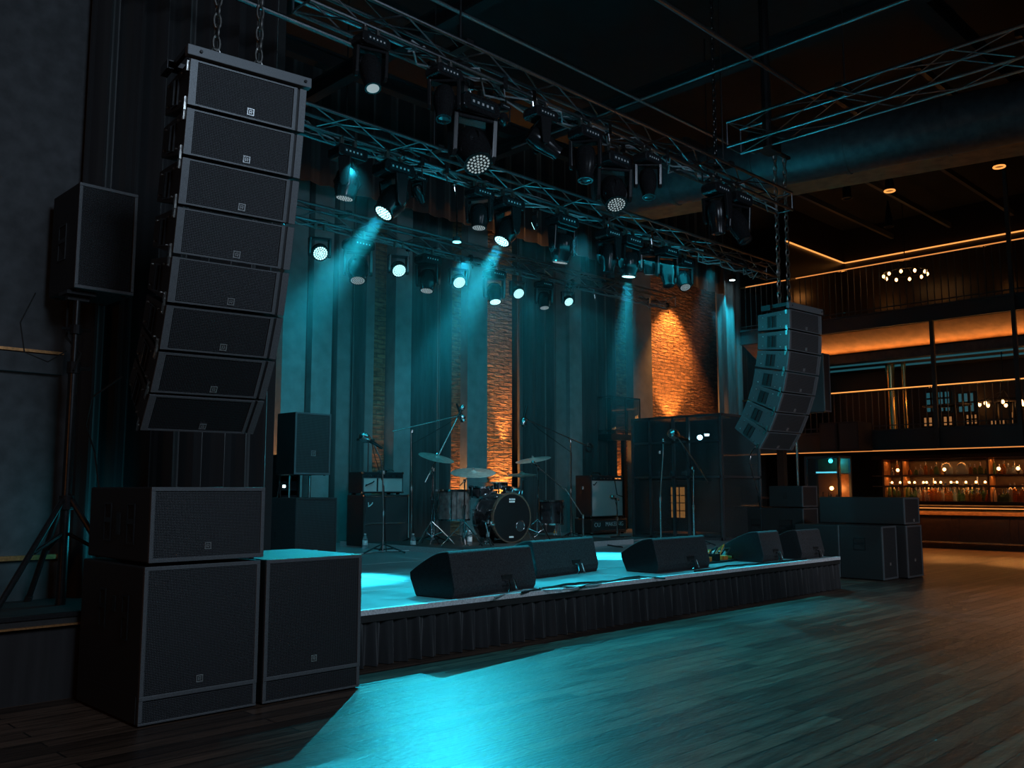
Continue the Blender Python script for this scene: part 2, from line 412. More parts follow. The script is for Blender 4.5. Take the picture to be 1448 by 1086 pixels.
# ------------------------------------------------------------------ stage
st = thing('stage_platform', (9.4, 11.0, 0), 'low black stage with a teal-lit deck and pleated black skirt', 'stage')
def rel(mb, o):
    mb.v = [tuple(Vector(p) - o.location) for p in mb.v]; return mb
SX0, SX1, SY0, SZ = 4.52, 14.37, 6.93, .5
part('deck', rel(MB().box(SX0, SX1, SY0, 8.70, SZ-.06, SZ).box(5.07, SX1, 8.70, 8.75, SZ-.06, SZ).box(5.07, 22.5, 8.75, 16.38, SZ-.06, SZ).box(5.07, SX1, 8.8, 16.38, .02, SZ-.06), st), 'stage_deck', st)
part('edge_trim', rel(MB().box(SX0, SX1+.01, SY0-.02, SY0+.05, SZ-.035, SZ+.012), st), 'white', st)
part('edge_board', rel(MB().box(SX0, SX1, SY0-.012, SY0+.02, SZ-.10, SZ-.036), st), 'deck_side', st)
sk = part('skirt', rel(wavy(SX0, SX1, SY0+.02, .005, SZ-.09, .020, .17, 5, 1000, 1.6), st), 'skirt_cloth', st, 0, True)
part('skirt_end', rel(MB().box(SX1-.03, SX1, SY0, 8.75, .01, SZ-.07).box(SX1, 22.5, 8.76, 8.79, .01, SZ-.07), st), 'skirt_cloth', st)
jl = MB()
for x in (6.9, 9.3, 11.8): jl.box(x-.011, x+.011, SY0+.06, 12.0, SZ, SZ+.002)
for y in (8.3, 9.75, 11.2): jl.box(SX0+.6, 14.3, y-.011, y+.011, SZ, SZ+.002)
part('deck_joint', rel(jl, st), 'gaffer', st)
wg = thing('wing_platform', (1.5, 8.0, 0), 'dark raised side platform under the tripod speaker stand, left of the subwoofers', 'platform')
part('deck', rel(MB().box(-3.9, 4.4, 7.52, 8.64, .57, .65), wg), 'deck_side', wg)
part('skirt', rel(MB().box(-3.9, 4.4, 7.56, 7.60, .0, .57), wg), 'skirt_cloth', wg)
part('edge_trim', rel(MB().box(-3.9, 4.4, 7.50, 7.54, .625, .658), wg), 'black_metal', wg)
part('edge_rail', rel(MB().box(-3.9, 4.4, 7.495, 7.52, .56, .575), wg), 'copper_trim', wg)

# ------------------------------------------------------------------ speakers
def badge(parent, x, y, z, s, mat='white'):
    mb = MB(); t = s*.13
    mb.box(x-s/2, x+s/2, y-.004, y, z+s/2-t, z+s/2).box(x-s/2, x+s/2, y-.004, y, z-s/2, z-s/2+t)
    mb.box(x-s/2, x-s/2+t, y-.004, y, z-s/2+t, z+s/2-t).box(x+s/2-t, x+s/2, y-.004, y, z-s/2+t, z+s/2-t)
    mb.box(x-.22*s, x-.12*s, y-.004, y, z-.25*s, z+.25*s).box(x-.1*s, x+.22*s, y-.004, y, z+.15*s, z+.25*s)
    mb.box(x+.12*s, x+.22*s, y-.004, y, z-.02*s, z+.13*s).box(x-.1*s, x+.22*s, y-.004, y, z-.12*s, z-.04*s).box(x+.06*s, x+.16*s, y-.004, y, z-.28*s, z-.14*s)
    return part('badge', mb, 'trim_metal', parent)
def pocket(parent, y0, y1, z0, z1, x=0, name='side_handle', sgn=-1):
    # hand pocket: raised rim, flat black face painting the hollow's shade, grab bar, wedge
    mb = MB(); e = .008*sgn; t = .012
    xa, xb = min(x, x+e), max(x, x+e)
    mb.m('black_metal')
    mb.box(xa, xb, y0, y1, z1-t, z1).box(xa, xb, y0, y1, z0, z0+t).box(xa, xb, y0, y0+t, z0+t, z1-t).box(xa, xb, y1-t, y1, z0+t, z1-t)
    zm = (z0*.45+z1*.55); mb.box(xa, xb, y0+t, y1-t, zm-.018, zm+.018)
    mb.m('rubber'); mb.box(min(x, x+e*.2), max(x, x+e*.2), y0+t, y1-t, z0+t, z1-t)
    mb.m('cabinet'); mb.add([(x+e*.3, y1-t, z0+t), (x+e*.3, y0+t, z0+t), (x+e*.3, y1-t, z0+t+(y1-y0)*.7)], [(0, 1, 2)])
    return part(name, mb, None, parent)
def front_grille(parent, x0, x1, z0, z1, y, mat='grille', rim='frame_grey', t=.02):
    g = part('grille', MB().box(x0, x1, y-.006, y+.01, z0, z1), mat, parent)
    mb = MB().box(x0-t, x1+t, y-.016, y+.004, z1, z1+t).box(x0-t, x1+t, y-.016, y+.004, z0-t, z0).box(x0-t, x0, y-.016, y+.004, z0, z1).box(x1, x1+t, y-.016, y+.004, z0, z1)
    part('front_frame', mb, rim, parent, .003); return g
def cabinet(name, loc, w_, d, h, label, cat='speaker', rz=0, mat='cabinet', gmat='grille', handles=(), bd=None, lower=0, t=.03, rim='frame_grey', badge_s=.05, group=None, side=0):
    T = thing(name, loc, label, cat, rz, group)
    part('cabinet_body', MB().box(0, w_, 0, d, .012, h), mat, T, .012)
    z0 = t + .012 + lower
    front_grille(T, t, w_-t, z0, h-t, -.001, gmat, rim, t*.95)
    if lower:
        part('lower_grille', MB().box(t, w_-t, -.005, .0, t+.0, lower+.01), 'grille', T)
        part('lower_frame', MB().box(0.002, w_-.002, -.012, .002, .012, t-.002).box(.002, t, -.012, .002, t, lower+.012).box(w_-t, w_-.002, -.012, .002, t, lower+.012), rim, T, .003)
    for (a, b, c, e) in handles: pocket(T, a, b, c, e, side)
    if bd: badge(T, bd[0], -.009, bd[1], badge_s)
    for xx in (.06, w_-.06):
        for yy in (.06, d-.06): part('foot', MB().lathe([(.02, 0), (.02, .014)], 8, Matrix.Translation((xx, yy, 0))), 'rubber', T)
    return T
# left stack: world x = front edge direction
zt = 1.07
s1 = cabinet('subwoofer', (2.675, 6.29, 0), .88, 1.12, zt, 'large black subwoofer at bottom of the left stack, nearest the camera', 'subwoofer',
        handles=[(.22, .33, .55, .86), (.63, .74, .60, .88)], bd=(.43, .27), lower=.16)
part('latch', MB().box(-.008, 0, .45, .50, .73, .84), 'black_metal', s1)
part('wheel_plate', MB().box(-.004, 0, .03, 1.09, .02, .2), 'cabinet', s1)
s2 = cabinet('subwoofer', (3.605, 6.29, 0), .875, .98, zt, 'black subwoofer standing right beside the two-high stack, teal light on its top', 'subwoofer',
        bd=(.44, .29), lower=.16)
s3 = cabinet('subwoofer', (2.69, 6.27, zt+.012), .875, 1.10, .535, 'wide black subwoofer lying on top of the large left subwoofer', 'subwoofer',
        handles=[(.24, .37, .13, .42), (.66, .79, .14, .42)], bd=(.43, .115))
part('latch', MB().box(-.01, 0, .49, .55, .19, .35), 'black_metal', s3)

# line arrays
def line_array(P0, ang, w_, h, depth, tilts, label, gm, side_mat, bump_h=.075, taper=.05):
    T = thing('line_array', P0, label, 'speaker array', math.radians(ang))
    cache = {}
    def mk():
        g = .012
        bk = taper
        body = MB().prism([(0, -g), (depth, -g-bk), (depth, -h+g*.4+bk), (0, -h+g)], 0.0, w_, 'x')
        cache['body'] = body.mesh('cabinet_body', [side_mat])
        cache['grille'] = MB().box(.055, w_-.10, -.006, .004, -h+.026, -.024).mesh('grille', [gm])
        fr = MB().box(0, .05, -.012, .004, -h+.012, -.012).box(w_-.095, w_-.07, -.012, .004, -h+.012, -.012).box(w_-.05, w_, -.012, .004, -h+.012, -.012)
        fr.box(.05, w_-.095, -.012, .004, -.024, -.013).box(.05, w_-.095, -.012, .004, -h+.013, -h+.025)
        cache['frame'] = fr.mesh('front_frame', ['frame_grey'])
        hd = MB().m('rubber').box(-.003, 0, depth*.42, depth*.66, -h*.80, -h*.28)
        hd.m('black_metal'); t = .010
        a, b, c, e = depth*.42, depth*.66, -h*.80, -h*.28
        hd.box(-.012, 0, a-t, b+t, e, e+t).box(-.012, 0, a-t, b+t, c-t, c).box(-.012, 0, a-t, a, c, e).box(-.012, 0, b, b+t, c, e).box(-.022, -.003, (a+b)/2-.012, (a+b)/2+.012, c, e)
        cache['handle'] = hd.mesh('side_handle')
        rg = MB()
        for yy in (.05, depth*.26, depth*.82):
            for zz in (-.075*h/.33, -h+.06*h/.33):
                zo = -.02 if yy > depth*.5 and zz > -h/2 else (.03 if yy > depth*.5 else 0)
                rg.lathe([(.009, 0), (.009, .014), (.005, .017)], 8, Matrix.Translation((0, yy, zz+zo)) @ Matrix.Rotation(-PI/2, 4, 'Y'))
                rg.lathe([(.009, 0), (.009, .014), (.005, .017)], 8, Matrix.Translation((w_, yy, zz+zo)) @ Matrix.Rotation(PI/2, 4, 'Y'))
        rg.box(-.012, 0, .03, .065, -h+.005, -h+.075).box(-.012, 0, .03, .065, -.085, -.015).box(-.016, -.002, .02, .035, -h-.02, -h+.03)
        cache['rig'] = rg.mesh('rigging_hardware', ['chain_metal'])
    mk()
    bm_ = MB().m('frame_grey').box(-.03, w_+.03, -.03, .03, 0, bump_h)
    part('bumper_frame', bm_, None, T, .004)
    bb = MB().box(-.03, 0, .03, depth*.75, .035, bump_h).box(w_, w_+.03, .03, depth*.75, .035, bump_h).box(-.03, w_+.03, depth*.55, depth*.75, .035, bump_h)
    bb.box(-.07, -.03, depth*.5, depth*.8, .0, .012).box(-.07, -.03, depth*.5, depth*.8, bump_h-.02, bump_h-.008).box(-.08, -.07, depth*.5, depth*.8, 0, bump_h-.008)
    for k in (.06, w_-.02): bb.lathe([(.012, 0), (.012, .012)], 8, Matrix.Translation((k, -.03, bump_h/2)) @ Matrix.Rotation(PI/2, 4, 'X'))
    part('bumper_arm', bb, 'black_metal', T, .003)
    y, z = 0, -.005
    for k, t in enumerate(tilts):
        t = math.radians(t)
        c = link('cabinet', cache['body'], T, .006); c.location = (0, y, z); c.rotation_euler = (t, 0, 0)
        link('grille', cache['grille'], c); link('front_frame', cache['frame'], c); link('side_handle', cache['handle'], c)
        link('rigging_hardware', cache['rig'], c)
        badge(c, w_*.52, -.008, -h+.065, .05)
        y += h*math.sin(t); z -= h*math.cos(t)
    return T
P0 = Vector((2.597, 5.728, 4.53)) + Vector((0, 0, 0))
la = line_array(P0, -8, .84, .337, .54, [6, 9, 11, 12, 15, 23, 33, 41], 'large curved black hanging speaker array of eight cabinets at the left', 'grille', 'cabinet')
ra = line_array(Vector((13.62, 7.26, 4.57)), -4, .98, .348, .60, [1, 4, 10, 14, 22, 27, 35], 'smaller curved hanging speaker array of seven cabinets at the right of the stage', 'grille_far', 'array_paint', .10, .03)

def chain(name, p0, p1, label, link_len=.07, r=.007, wd=.018, group=None, mat='chain_metal'):
    p0, p1 = Vector(p0), Vector(p1); d = p1-p0; n = max(2, int(d.length/(link_len*.76))); q = d.to_track_quat('Z', 'Y'); mb = MB()
    for k in range(n):
        c = p0 + d*((k+.5)/n); pts = []
        for a in range(12):
            th = 2*PI*a/12; u = math.cos(th)*wd; v = math.sin(th)*link_len/2
            v = v if abs(math.sin(th)) > .9 else v*1.05
            pts.append(c + q @ (Vector((u, 0, v)) if k % 2 == 0 else Vector((0, u, v))))
        mb.tube(pts, r, 5, True)
    o = bpy.data.objects.new(name, mb.mesh(name, [mat])); C.objects.link(o)
    smooth(o, 60); return tag(o, label, 'chain', group)
u8 = Vector((math.cos(math.radians(-8)), math.sin(math.radians(-8)), 0)); b8 = Vector((-u8.y, u8.x, 0))
for px, fr, lab in ((316, .26, 'left of the two steel hoist chains holding the large left array'), (383, .63, 'right of the two steel hoist chains holding the large left array')):
    base = P0 + u8*(.84*fr) + b8*.15 + Vector((0, 0, .08))
    sh = thing('shackle', base, 'steel shackle joining the ' + ('left' if fr < .5 else 'right') + ' hoist chain to the large left array', 'shackle')
    part('bow', MB().tube([(-.03, 0, 0), (-.045, 0, .05), (-.02, 0, .10), (.02, 0, .10), (.045, 0, .05), (.03, 0, 0)], .009, 8), 'chain_metal', sh, 0, True)
    part('pin', MB().tube([(-.05, 0, .005), (.05, 0, .005)], .010, 8), 'chain_metal', sh)
    chain('hoist_chain', base + Vector((0, 0, .10)), (base.x, base.y, CEIL), lab, .11, .009, .026)
tr = MB().box(-.03, .03, -.06, .06, 0, .05).lathe([(.03, 0), (.03, .03), (.02, .05)], 10, Matrix.Translation((.08, 0, .02)))
tag(part('rigging_clamp', tr.box(-.12, .12, -.015, .015, 0, .02), 'chain_metal'), 'small steel rigging clamp on top of the large left array beside the chain', 'clamp').location = P0 + u8*.46 + b8*.15 + Vector((0, 0, .08))

# ------------------------------------------------------------------ tripod speaker at left
px0 = Vector((2.76, 8.10, .65))
sd = thing('speaker_stand', px0, 'black tripod stand holding the loudspeaker at the far left', 'stand')
zt = 3.27 - .65
part('pole', MB().lathe([(.040, .0), (.040, 1.95)], 14).lathe([(.028, 1.9), (.028, zt)], 14), 'black_metal', sd, 0, True)
part('collar', MB().lathe([(.055, 1.93), (.055, 2.03)], 14).lathe([(.06, .78), (.06, .90)], 14).lathe([(.05, zt-.35), (.05, zt-.27)], 14), 'black_metal', sd, .004)
part('knob', MB().tube([(.04, -.02, 1.98), (.12, -.05, 1.98)], .018, 8).tube([(.04, 0, zt-.31), (.11, -.04, zt-.31)], .014, 8).tube([(-.04, 0, zt-.31), (-.11, 0, zt-.31)], .014, 8), 'black_metal', sd)
part('top_plate', MB().box(-.12, .12, -.10, .10, zt-.02, zt+.01).box(-.09, .09, -.03, .03, zt-.06, zt-.02), 'black_metal', sd)
for k, (dx, dy) in enumerate(((-.66, -.55), (.40, -.55), (-.12, .42))):
    a = math.atan2(dy, dx); L_ = math.hypot(dx, dy)
    lg = part('leg', MB().tube([(.05*math.cos(a), .05*math.sin(a), .86), (dx, dy, .015)], .024, 10), 'black_metal', sd, 0, True)
    part('brace', MB().tube([(.04*math.cos(a), .04*math.sin(a), .58), (dx*.47, dy*.47, .45)], .016, 8), 'black_metal', lg)
    part('rubber_foot', MB().tube([(dx*.96, dy*.96, .05), (dx*1.02, dy*1.02, .0)], .03, 8), 'rubber', lg)
sp = cabinet('loudspeaker', (2.665, 7.93, 3.275), .50, .62, .93, 'black loudspeaker with textured grille on top of the tall tripod stand at the left', 'speaker', 0,
        handles=[(.24, .42, .30, .62)])
tag(part('speaker_cable', MB().tube([(2.75, 8.3, 3.27), (2.72, 8.2, 2.9), (2.80, 8.06, 2.75), (2.74, 8.03, 2.6)], .010, 6), 'rubber', None, 0, True), 'thin black cable looping from the left tripod loudspeaker to its pole', 'cable')
tag(part('speaker_cable', MB().tube([(2.50, 8.35, 3.28), (2.38, 8.3, 3.0), (2.42, 8.28, 2.75), (2.60, 8.25, 2.68), (2.72, 8.17, 2.78)], .006, 6), 'rubber', None, 0, True), 'thin cable hanging down left of the tripod stand pole', 'cable')
tag(part('array_cable', MB().tube([(2.72, 6.95, 2.45), (2.60, 7.2, 2.30), (2.62, 7.35, 2.1), (2.75, 7.5, 1.9), (2.8, 7.5, 1.6)], .007, 6), 'rubber', None, 0, True), 'thin cable dangling behind the lowest cabinet of the large left array', 'cable')

# ------------------------------------------------------------------ stage left speaker tower
YT = 12.9
a = onz(418, 788, .5); a = ony(418, 704, YT); b = ony(476, 704, YT)
wS = b.x-a.x
sub = cabinet('subwoofer', (a.x, YT, .5), wS, .75, ony(418, 704, YT).z-.5, 'fabric-grey subwoofer at the base of the speaker tower on the stage left', 'subwoofer', mat='carpet_cab', gmat='grille_far', rim='carpet_cab', bd=(wS*.5, .09), badge_s=.07)
a2 = ony(415, 672, YT); b2 = ony(466, 672, YT); top = ony(415, 582, YT).z
ts = cabinet('loudspeaker', (a2.x, YT, a2.z), b2.x-a2.x, .55, top-a2.z, 'black loudspeaker with pale badge on poles above the stage left subwoofer', 'speaker', gmat='grille_far', bd=((b2.x-a2.x)*.52, .36), badge_s=.09)
ps = thing('speaker_pole', (a2.x+.1, YT+.28, ony(418, 704, YT).z), 'pair of short metal poles between subwoofer and loudspeaker on stage left', 'pole')
for xx in (.0, .38): part('pole', MB().lathe([(.022, 0), (.022, a2.z-ps.location.z)], 10, Matrix.Translation((xx, 0, 0))), 'silver', ps, 0, True)
rk = thing('equipment_rack', (8.0, 13.6, .5), 'dark rack with small teal lights and cables left of the stage speaker tower', 'rack')
part('rack_frame', MB().box(0, .04, 0, .5, 0, 1.65).box(.36, .4, 0, .5, 0, 1.65).box(0, .4, 0, .5, 1.62, 1.68).box(0, .4, .46, .5, 0, 1.65), 'black_metal', rk)
for k in range(6):
    z = .12 + k*.24; mm = part('rack_unit', MB().box(.045, .355, .02, .45, z, z+.16), 'glass_dark', rk)
    part('indicator_light', MB().box(.08, .13, .012, .02, z+.05, z+.09), ['led_teal', 'led_white', 'led_warm'][k % 3] if k != 5 else 'led_white', mm)
for k in range(4):
    z = 2.4 - k*.5
    tag(part('looped_cable', MB().tube([(8.02-.04*k, 13.5, z), (7.92, 13.5, z-.4), (7.98+.03*k, 13.5, z-1.0), (8.0, 13.5, max(.52, z-1.7))], .014, 6), 'rubber', None, 0, True), ['topmost', 'upper middle', 'lower middle', 'lowest'][k] + ' black cable draped down the left side of the stage speaker tower', 'cable', 'cables beside the tower')

# ------------------------------------------------------------------ wedges
def wedge(bl, br_x, top_y, rz, w_, h, d, label, jack=.62):
    T = thing('stage_monitor', (bl[0], bl[1], SZ), label, 'monitor speaker', math.radians(rz))
    prof = [(.02, 0), (0, .04), (-.01, .10), (.07, h-.02), (.10, h), (.16, h-.005)]
    for k in range(1, 6):
        t = k/6; prof.append((.16+(d-.16)*(t), h-(h-.24)*t**1.35))
    prof += [(d, .24), (d-.01, .17), (d-.09, 0)]
    part('cabinet_body', MB().prism(prof, 0, w_, 'x'), 'carpet_cab', T, .008)
    for xa_ in (-.006, w_): part('side_plate', MB().prism([(y*.96+.012, z*.96+.008) for y, z in prof], xa_, xa_+.006, 'x'), 'head_black', T)
    rc = MB().m('rubber').box(w_*jack-.09, w_*jack+.09, -.006, .04, .06, .18)
    part('jack_plate', rc, None, T)
    part('cable_plug', MB().tube([(w_*jack-.04, .01, .13), (w_*jack-.04, -.06, .12), (w_*jack-.06, -.09, .05), (w_*jack-.1, -.10, .012)], .012, 6).tube([(w_*jack+.05, .01, .13), (w_*jack+.05, -.06, .13), (w_*jack+.07, -.08, .04), (w_*jack+.12, -.05, .012)], .012, 6), 'chrome', T, 0, True)
    return T
wedge((6.16, 7.04), 0, 0, 8, 1.40, .47, .62, 'large black wedge monitor nearest the camera on the stage lip')
wedge((8.30, 7.93), 0, 0, 8, 1.42, .46, .62, 'black wedge monitor in front of the drum riser, partly behind the nearest one')
wedge((9.95, 7.30), 0, 0, 3, 1.32, .45, .60, 'black wedge monitor at centre stage left of the pedal clutter')
wedge((12.55, 7.25), 0, 0, 4, .68, .46, .66, 'black wedge monitor right of the pedal clutter, half hidden by the last one')
wedge((13.50, 7.12), 0, 0, 2, .80, .46, .60, 'black wedge monitor at the far right end of the stage lip')

# ------------------------------------------------------------------ truss rig
def truss(name, p0, p1, s, label, step=.55, r=.024, cat='truss'):
    p0, p1 = Vector(p0), Vector(p1); d = p1-p0; L_ = d.length; n = int(round(L_/step)); mid = (p0+p1)/2
    ang = math.atan2(d.y, d.x)
    T = thing(name, p0, label, cat, ang)
    ch = {}
    for nm, (yy, zz) in {'a': (-s/2, 0), 'b': (s/2, 0), 'c': (-s/2, s), 'd': (s/2, s)}.items():
        part('chord', MB().tube([(0, yy, zz), (L_, yy, zz)], r, 10), 'truss_metal', T, 0, True)
    mb = MB(); rr = r*.42
    for k in range(n):
        x0, x1 = L_*k/n, L_*(k+1)/n
        for yy in (-s/2, s/2):
            A, B = ((x0, yy, 0), (x1, yy, s)) if k % 2 else ((x0, yy, s), (x1, yy, 0))
            mb.tube([A, B], rr, 6)
        for zz in (0, s):
            A, B = ((x0, -s/2, zz), (x1, s/2, zz)) if k % 2 else ((x0, s/2, zz), (x1, -s/2, zz))
            mb.tube([A, B], rr, 6)
    for x_ in (0, L_):
        mb.tube([(x_, -s/2, 0), (x_, s/2, 0), (x_, s/2, s), (x_, -s/2, s)], rr*1.3, 6, True)
    part('lacing', mb, 'truss_metal', T)
    for f_ in (.22, .80): part('suspension_wire', MB().tube([(L_*f_, 0, s), (L_*f_, 0, CEIL-p0.z-.005)], .012, 6).box(L_*f_-.05, L_*f_+.05, -s/2-.02, s/2+.02, s-.02, s+.05), 'black_metal', T)
    return T
T1Y, T1Z = 7.0, 6.03; T2Y, T2Z = 9.4, 5.98; T3Y, T3Z = 12.9, 6.03
truss('lighting_truss', (4.2, T1Y, T1Z), (13.1, T1Y, T1Z), .28, 'front aluminium lighting truss, nearest of the three, ending above the small array')
truss('lighting_truss', (5.2, T2Y, T2Z), (17.0, T2Y, T2Z), .28, 'middle aluminium lighting truss above the drum kit')
truss('lighting_truss', (6.0, T3Y, T3Z), (18.3, T3Y, T3Z), .28, 'rear lighting truss close to the back wall, carrying the bright round lamps')
truss('lighting_truss', (12.3, 7.4, 6.95), (12.3, -1.0, 6.95), .40, 'dark ceiling truss crossing the upper right of the picture', .8, .024)
# ceiling pipes and beams
def pipe(name, a, b, r, label, mat='truss_metal', cat='pipe', group=None):
    return tag(part(name, MB().tube([a, b], r, 10), mat, None, 0, True), label, cat, group)
pipe('ceiling_pipe', (6.0, 8.2, 7.6), (13.5, 8.2, 7.6), .03, 'steel ceiling pipe running parallel above the front truss')
pipe('ceiling_pipe', (7.5, 6.25, 7.6), (13.2, 6.25, 7.6), .035, 'steel ceiling pipe ending at the hoist at upper right')
pipe('ceiling_pipe', (10.9, 11.0, 7.6), (10.9, 4.0, 7.6), .03, 'ceiling pipe crossing toward the dark ceiling truss at upper centre')
pipe('ceiling_pipe', (4.2, 10.5, 8.3), (12.0, 10.5, 8.3), .03, 'thin ceiling pipe high behind the middle truss')
pipe('ceiling_pipe', (2.5, 7.9, 6.4), (5.4, 7.9, 6.4), .03, 'pipe high behind the chains of the large left array')
def beam(a, b, w_, h, label):
    a, b = Vector(a), Vector(b); d = b-a; ang = math.atan2(d.y, d.x)
    o = part('ceiling_beam', MB().box(0, d.length, -w_/2, w_/2, 0, .04).box(0, d.length, -w_/2, w_/2, h-.04, h).box(0, d.length, -.02, .02, .04, h-.04), 'ceiling_paint')
    o.location = a; o.rotation_euler = (0, 0, ang); return tag(o, label, 'beam')
beam((8.4, -4, 8.5), (8.4, 16, 8.5), .2, .3, 'dark steel ceiling beam above the left part of the rig')
beam((13.1, -4, 8.7), (13.1, 15, 8.7), .2, .3, 'dark steel ceiling beam above the middle of the rig')
beam((5.2, -4, 8.5), (5.2, 8.5, 8.5), .2, .3, 'dark steel ceiling beam above the front truss end at top left')
beam((5, 13.2, 9.0), (22, 13.2, 9.0), .2, .3, 'dark steel ceiling beam along the rear of the stage roof')
beam((5, 5.2, 9.3), (25, 5.2, 9.3), .25, .35, 'dark steel ceiling beam crossing the top right corner')
tag(part('steel_pipe', MB().tube([(12.45, 6.9, CEIL), (12.45, 6.9, 6.9)], .07, 10), 'black_metal'), 'black vertical drop pipe above the hoist at upper right', 'pipe')
# round air duct and soffit along the right
dd = Vector((math.cos(math.radians(-78)), math.sin(math.radians(-78)), 0))
A0 = Vector((15.2, 12.5, 8.1)); A1 = A0 + dd*15
du = thing('air_duct', A0, 'large round dark air duct running along the ceiling at right', 'duct')
part('duct_tube', MB().tube([Vector((0, 0, 0)), A1-A0], .52, 28), 'duct_metal', du, 0, True)
for k in range(1, 9):
    p = dd*(k*1.75); part('duct_collar', MB().tube([p-dd*.03, p+dd*.03], .54, 28), 'duct_metal', du, 0, True)
so = part('ceiling_soffit', MB().box(0, 16, -.1, .9, 0, .22), 'soffit')
so.location = A0 + Vector((1.0, .4, -.14)); so.rotation_euler = (0, 0, math.radians(-78)); tag(so, 'long boxed beam below the round air duct with warm light on its underside', 'beam')

# hoist and chains at right array
u4 = Vector((math.cos(math.radians(-4)), math.sin(math.radians(-4)), 0)); b4 = Vector((-u4.y, u4.x, 0)); PR = ra.location
h1 = PR + u4*.05 + b4*.2 + Vector((0, 0, .10)); h2 = PR + u4*.42 + b4*.25 + Vector((0, 0, .10))
chain('hoist_chain', h1, (h1.x, h1.y, 7.25), 'long steel chain holding the small right array, left of the pair', .13, .012, .032)
chain('hoist_chain', h2, (h2.x, h2.y, 7.3), 'short steel chain at the top of the small right array, right of the pair', .13, .012, .032)
tag(part('chain_hoist', MB().box(-.55, .12, -.12, .12, 0, .24).lathe([(.12, -.7), (.14, -.6), (.14, -.5)], 14, Matrix.Rotation(PI/2, 4, 'Y')).tube([(0, 0, .24), (0, 0, CEIL-7.25)], .02).box(.05, .60, -.03, .03, .05, .10), 'black_metal', None, .02), 'black chain hoist motor hanging above the small right array', 'hoist').location = (h1.x-.1, h1.y, 7.25)
q = onz(1010, 150, 7.4)
chain('hoist_chain', (q.x, q.y, CEIL), (q.x, q.y, 6.3), 'dark chain holding the right end of the front truss', .11, .010, .026, None, 'head_black')
q = ony(1380, 90, 3.0)
tag(part('rigging_hook', MB().tube([(0, 0, .05), (.07, 0, 0), (.09, 0, -.09), (.04, 0, -.16), (-.04, 0, -.16), (-.08, 0, -.08), (-.02, 0, -.02), (0, 0, .05)], .014, 8), 'black_metal'), 'small dark hook hanging from the ceiling truss at upper right', 'hook').location = (12.3, 3.1, 6.90)
tag(part('array_drop_cable', MB().tube([ony(1068, 632, 7.95), ony(1062, 640, 8.2), ony(1060, 655, 8.2), ony(1066, 678, 8.2), ony(1075, 705, 8.2), ony(1078, 760, 8.2)], .010, 6), 'head_black', None, 0, True), 'cable dropping from the bottom cabinet of the small right array', 'cable')

# ------------------------------------------------------------------ moving heads
HC = {}
def head_meshes():
    HC['clamp'] = MB().box(-.11, -.07, -.02, .02, -.10, .03).box(.07, .11, -.02, .02, -.10, .03).tube([(-.09, -.035, .0), (-.09, 0, .045), (-.09, .035, 0)], .012, 6).tube([(.09, -.035, .0), (.09, 0, .045), (.09, .035, 0)], .012, 6).mesh('clamp', ['chain_metal'])
    HC['base'] = MB().prism([(-.17, -.10), (.17, -.10), (.20, -.14), (.20, -.22), (.16, -.245), (-.16, -.245), (-.20, -.22), (-.20, -.14)], -.12, .12, 'y').mesh('base_box', ['head_black'])
    dp = MB().m('glass_dark').box(-.13, .13, -.124, -.12, -.205, -.135).m('white')
    for k in range(5): dp.box(-.11+k*.05, -.09+k*.05, -.127, -.124, -.18, -.16)
    HC['panel'] = dp.mesh('display_panel')
    yk = MB().box(-.19, .19, -.07, .07, -.285, -.25)
    for s in (-1, 1):
        x0, x1 = (.155, .20) if s > 0 else (-.20, -.155)
        yk.prism([(-.075, -.25), (.075, -.25), (.05, -.56), (.02, -.60), (-.02, -.60), (-.05, -.56)], x0, x1, 'x')
    HC['yoke'] = yk.mesh('yoke', ['head_black'])
    # head along -Z local, pivot at origin
    HC['wash'] = MB().lathe([(.04, .17), (.10, .155), (.135, .10), (.145, .02), (.14, -.08), (.115, -.16), (.118, -.19), (.10, -.19)], 24).lathe([(.165, .0), (.165, .02)], 8, Matrix.Rotation(PI/2, 4, 'Y')).mesh('lamp_head', ['head_black'])
    HC['profile'] = MB().lathe([(.05, .19), (.10, .17), (.125, .10), (.13, 0), (.115, -.10), (.09, -.22), (.095, -.27), (.08, -.27)], 24).mesh('lamp_head', ['head_black'])
    HC['par'] = MB().lathe([(.05, .10), (.12, .085), (.15, .03), (.155, -.06), (.15, -.075), (.13, -.075)], 24).mesh('lamp_head', ['head_black'])
    def dots(R_, z, mat, rr, rings):
        mb = MB().m('rubber').lathe([(R_, z+.004), (R_, z)], 24).m(mat)
        for j in range(rings+1):
            n = 1 if j == 0 else 6*j
            for k in range(n):
                a = 2*PI*k/n; q = R_*.84*j/max(1, rings)
                mb.lathe([(rr, z-.001), (rr*.8, z-.005)], 6, Matrix.Translation((q*math.cos(a), q*math.sin(a), 0)))
        return mb.mesh('lens')
    HC['wash_on'] = dots(.100, -.192, 'lamp_teal', .0125, 3); HC['wash_off'] = dots(.100, -.192, 'lamp_dim', .0105, 3)
    HC['par_on'] = dots(.130, -.078, 'lamp_teal', .0155, 3)
    HC['profile_off'] = MB().m('glass_dark').lathe([(.078, -.268), (.06, -.275), (.02, -.28)], 20).mesh('lens')
    HC['profile_on'] = MB().m('lamp_dim').lathe([(.078, -.268), (.06, -.275), (.02, -.28)], 20).mesh('lens')
head_meshes()
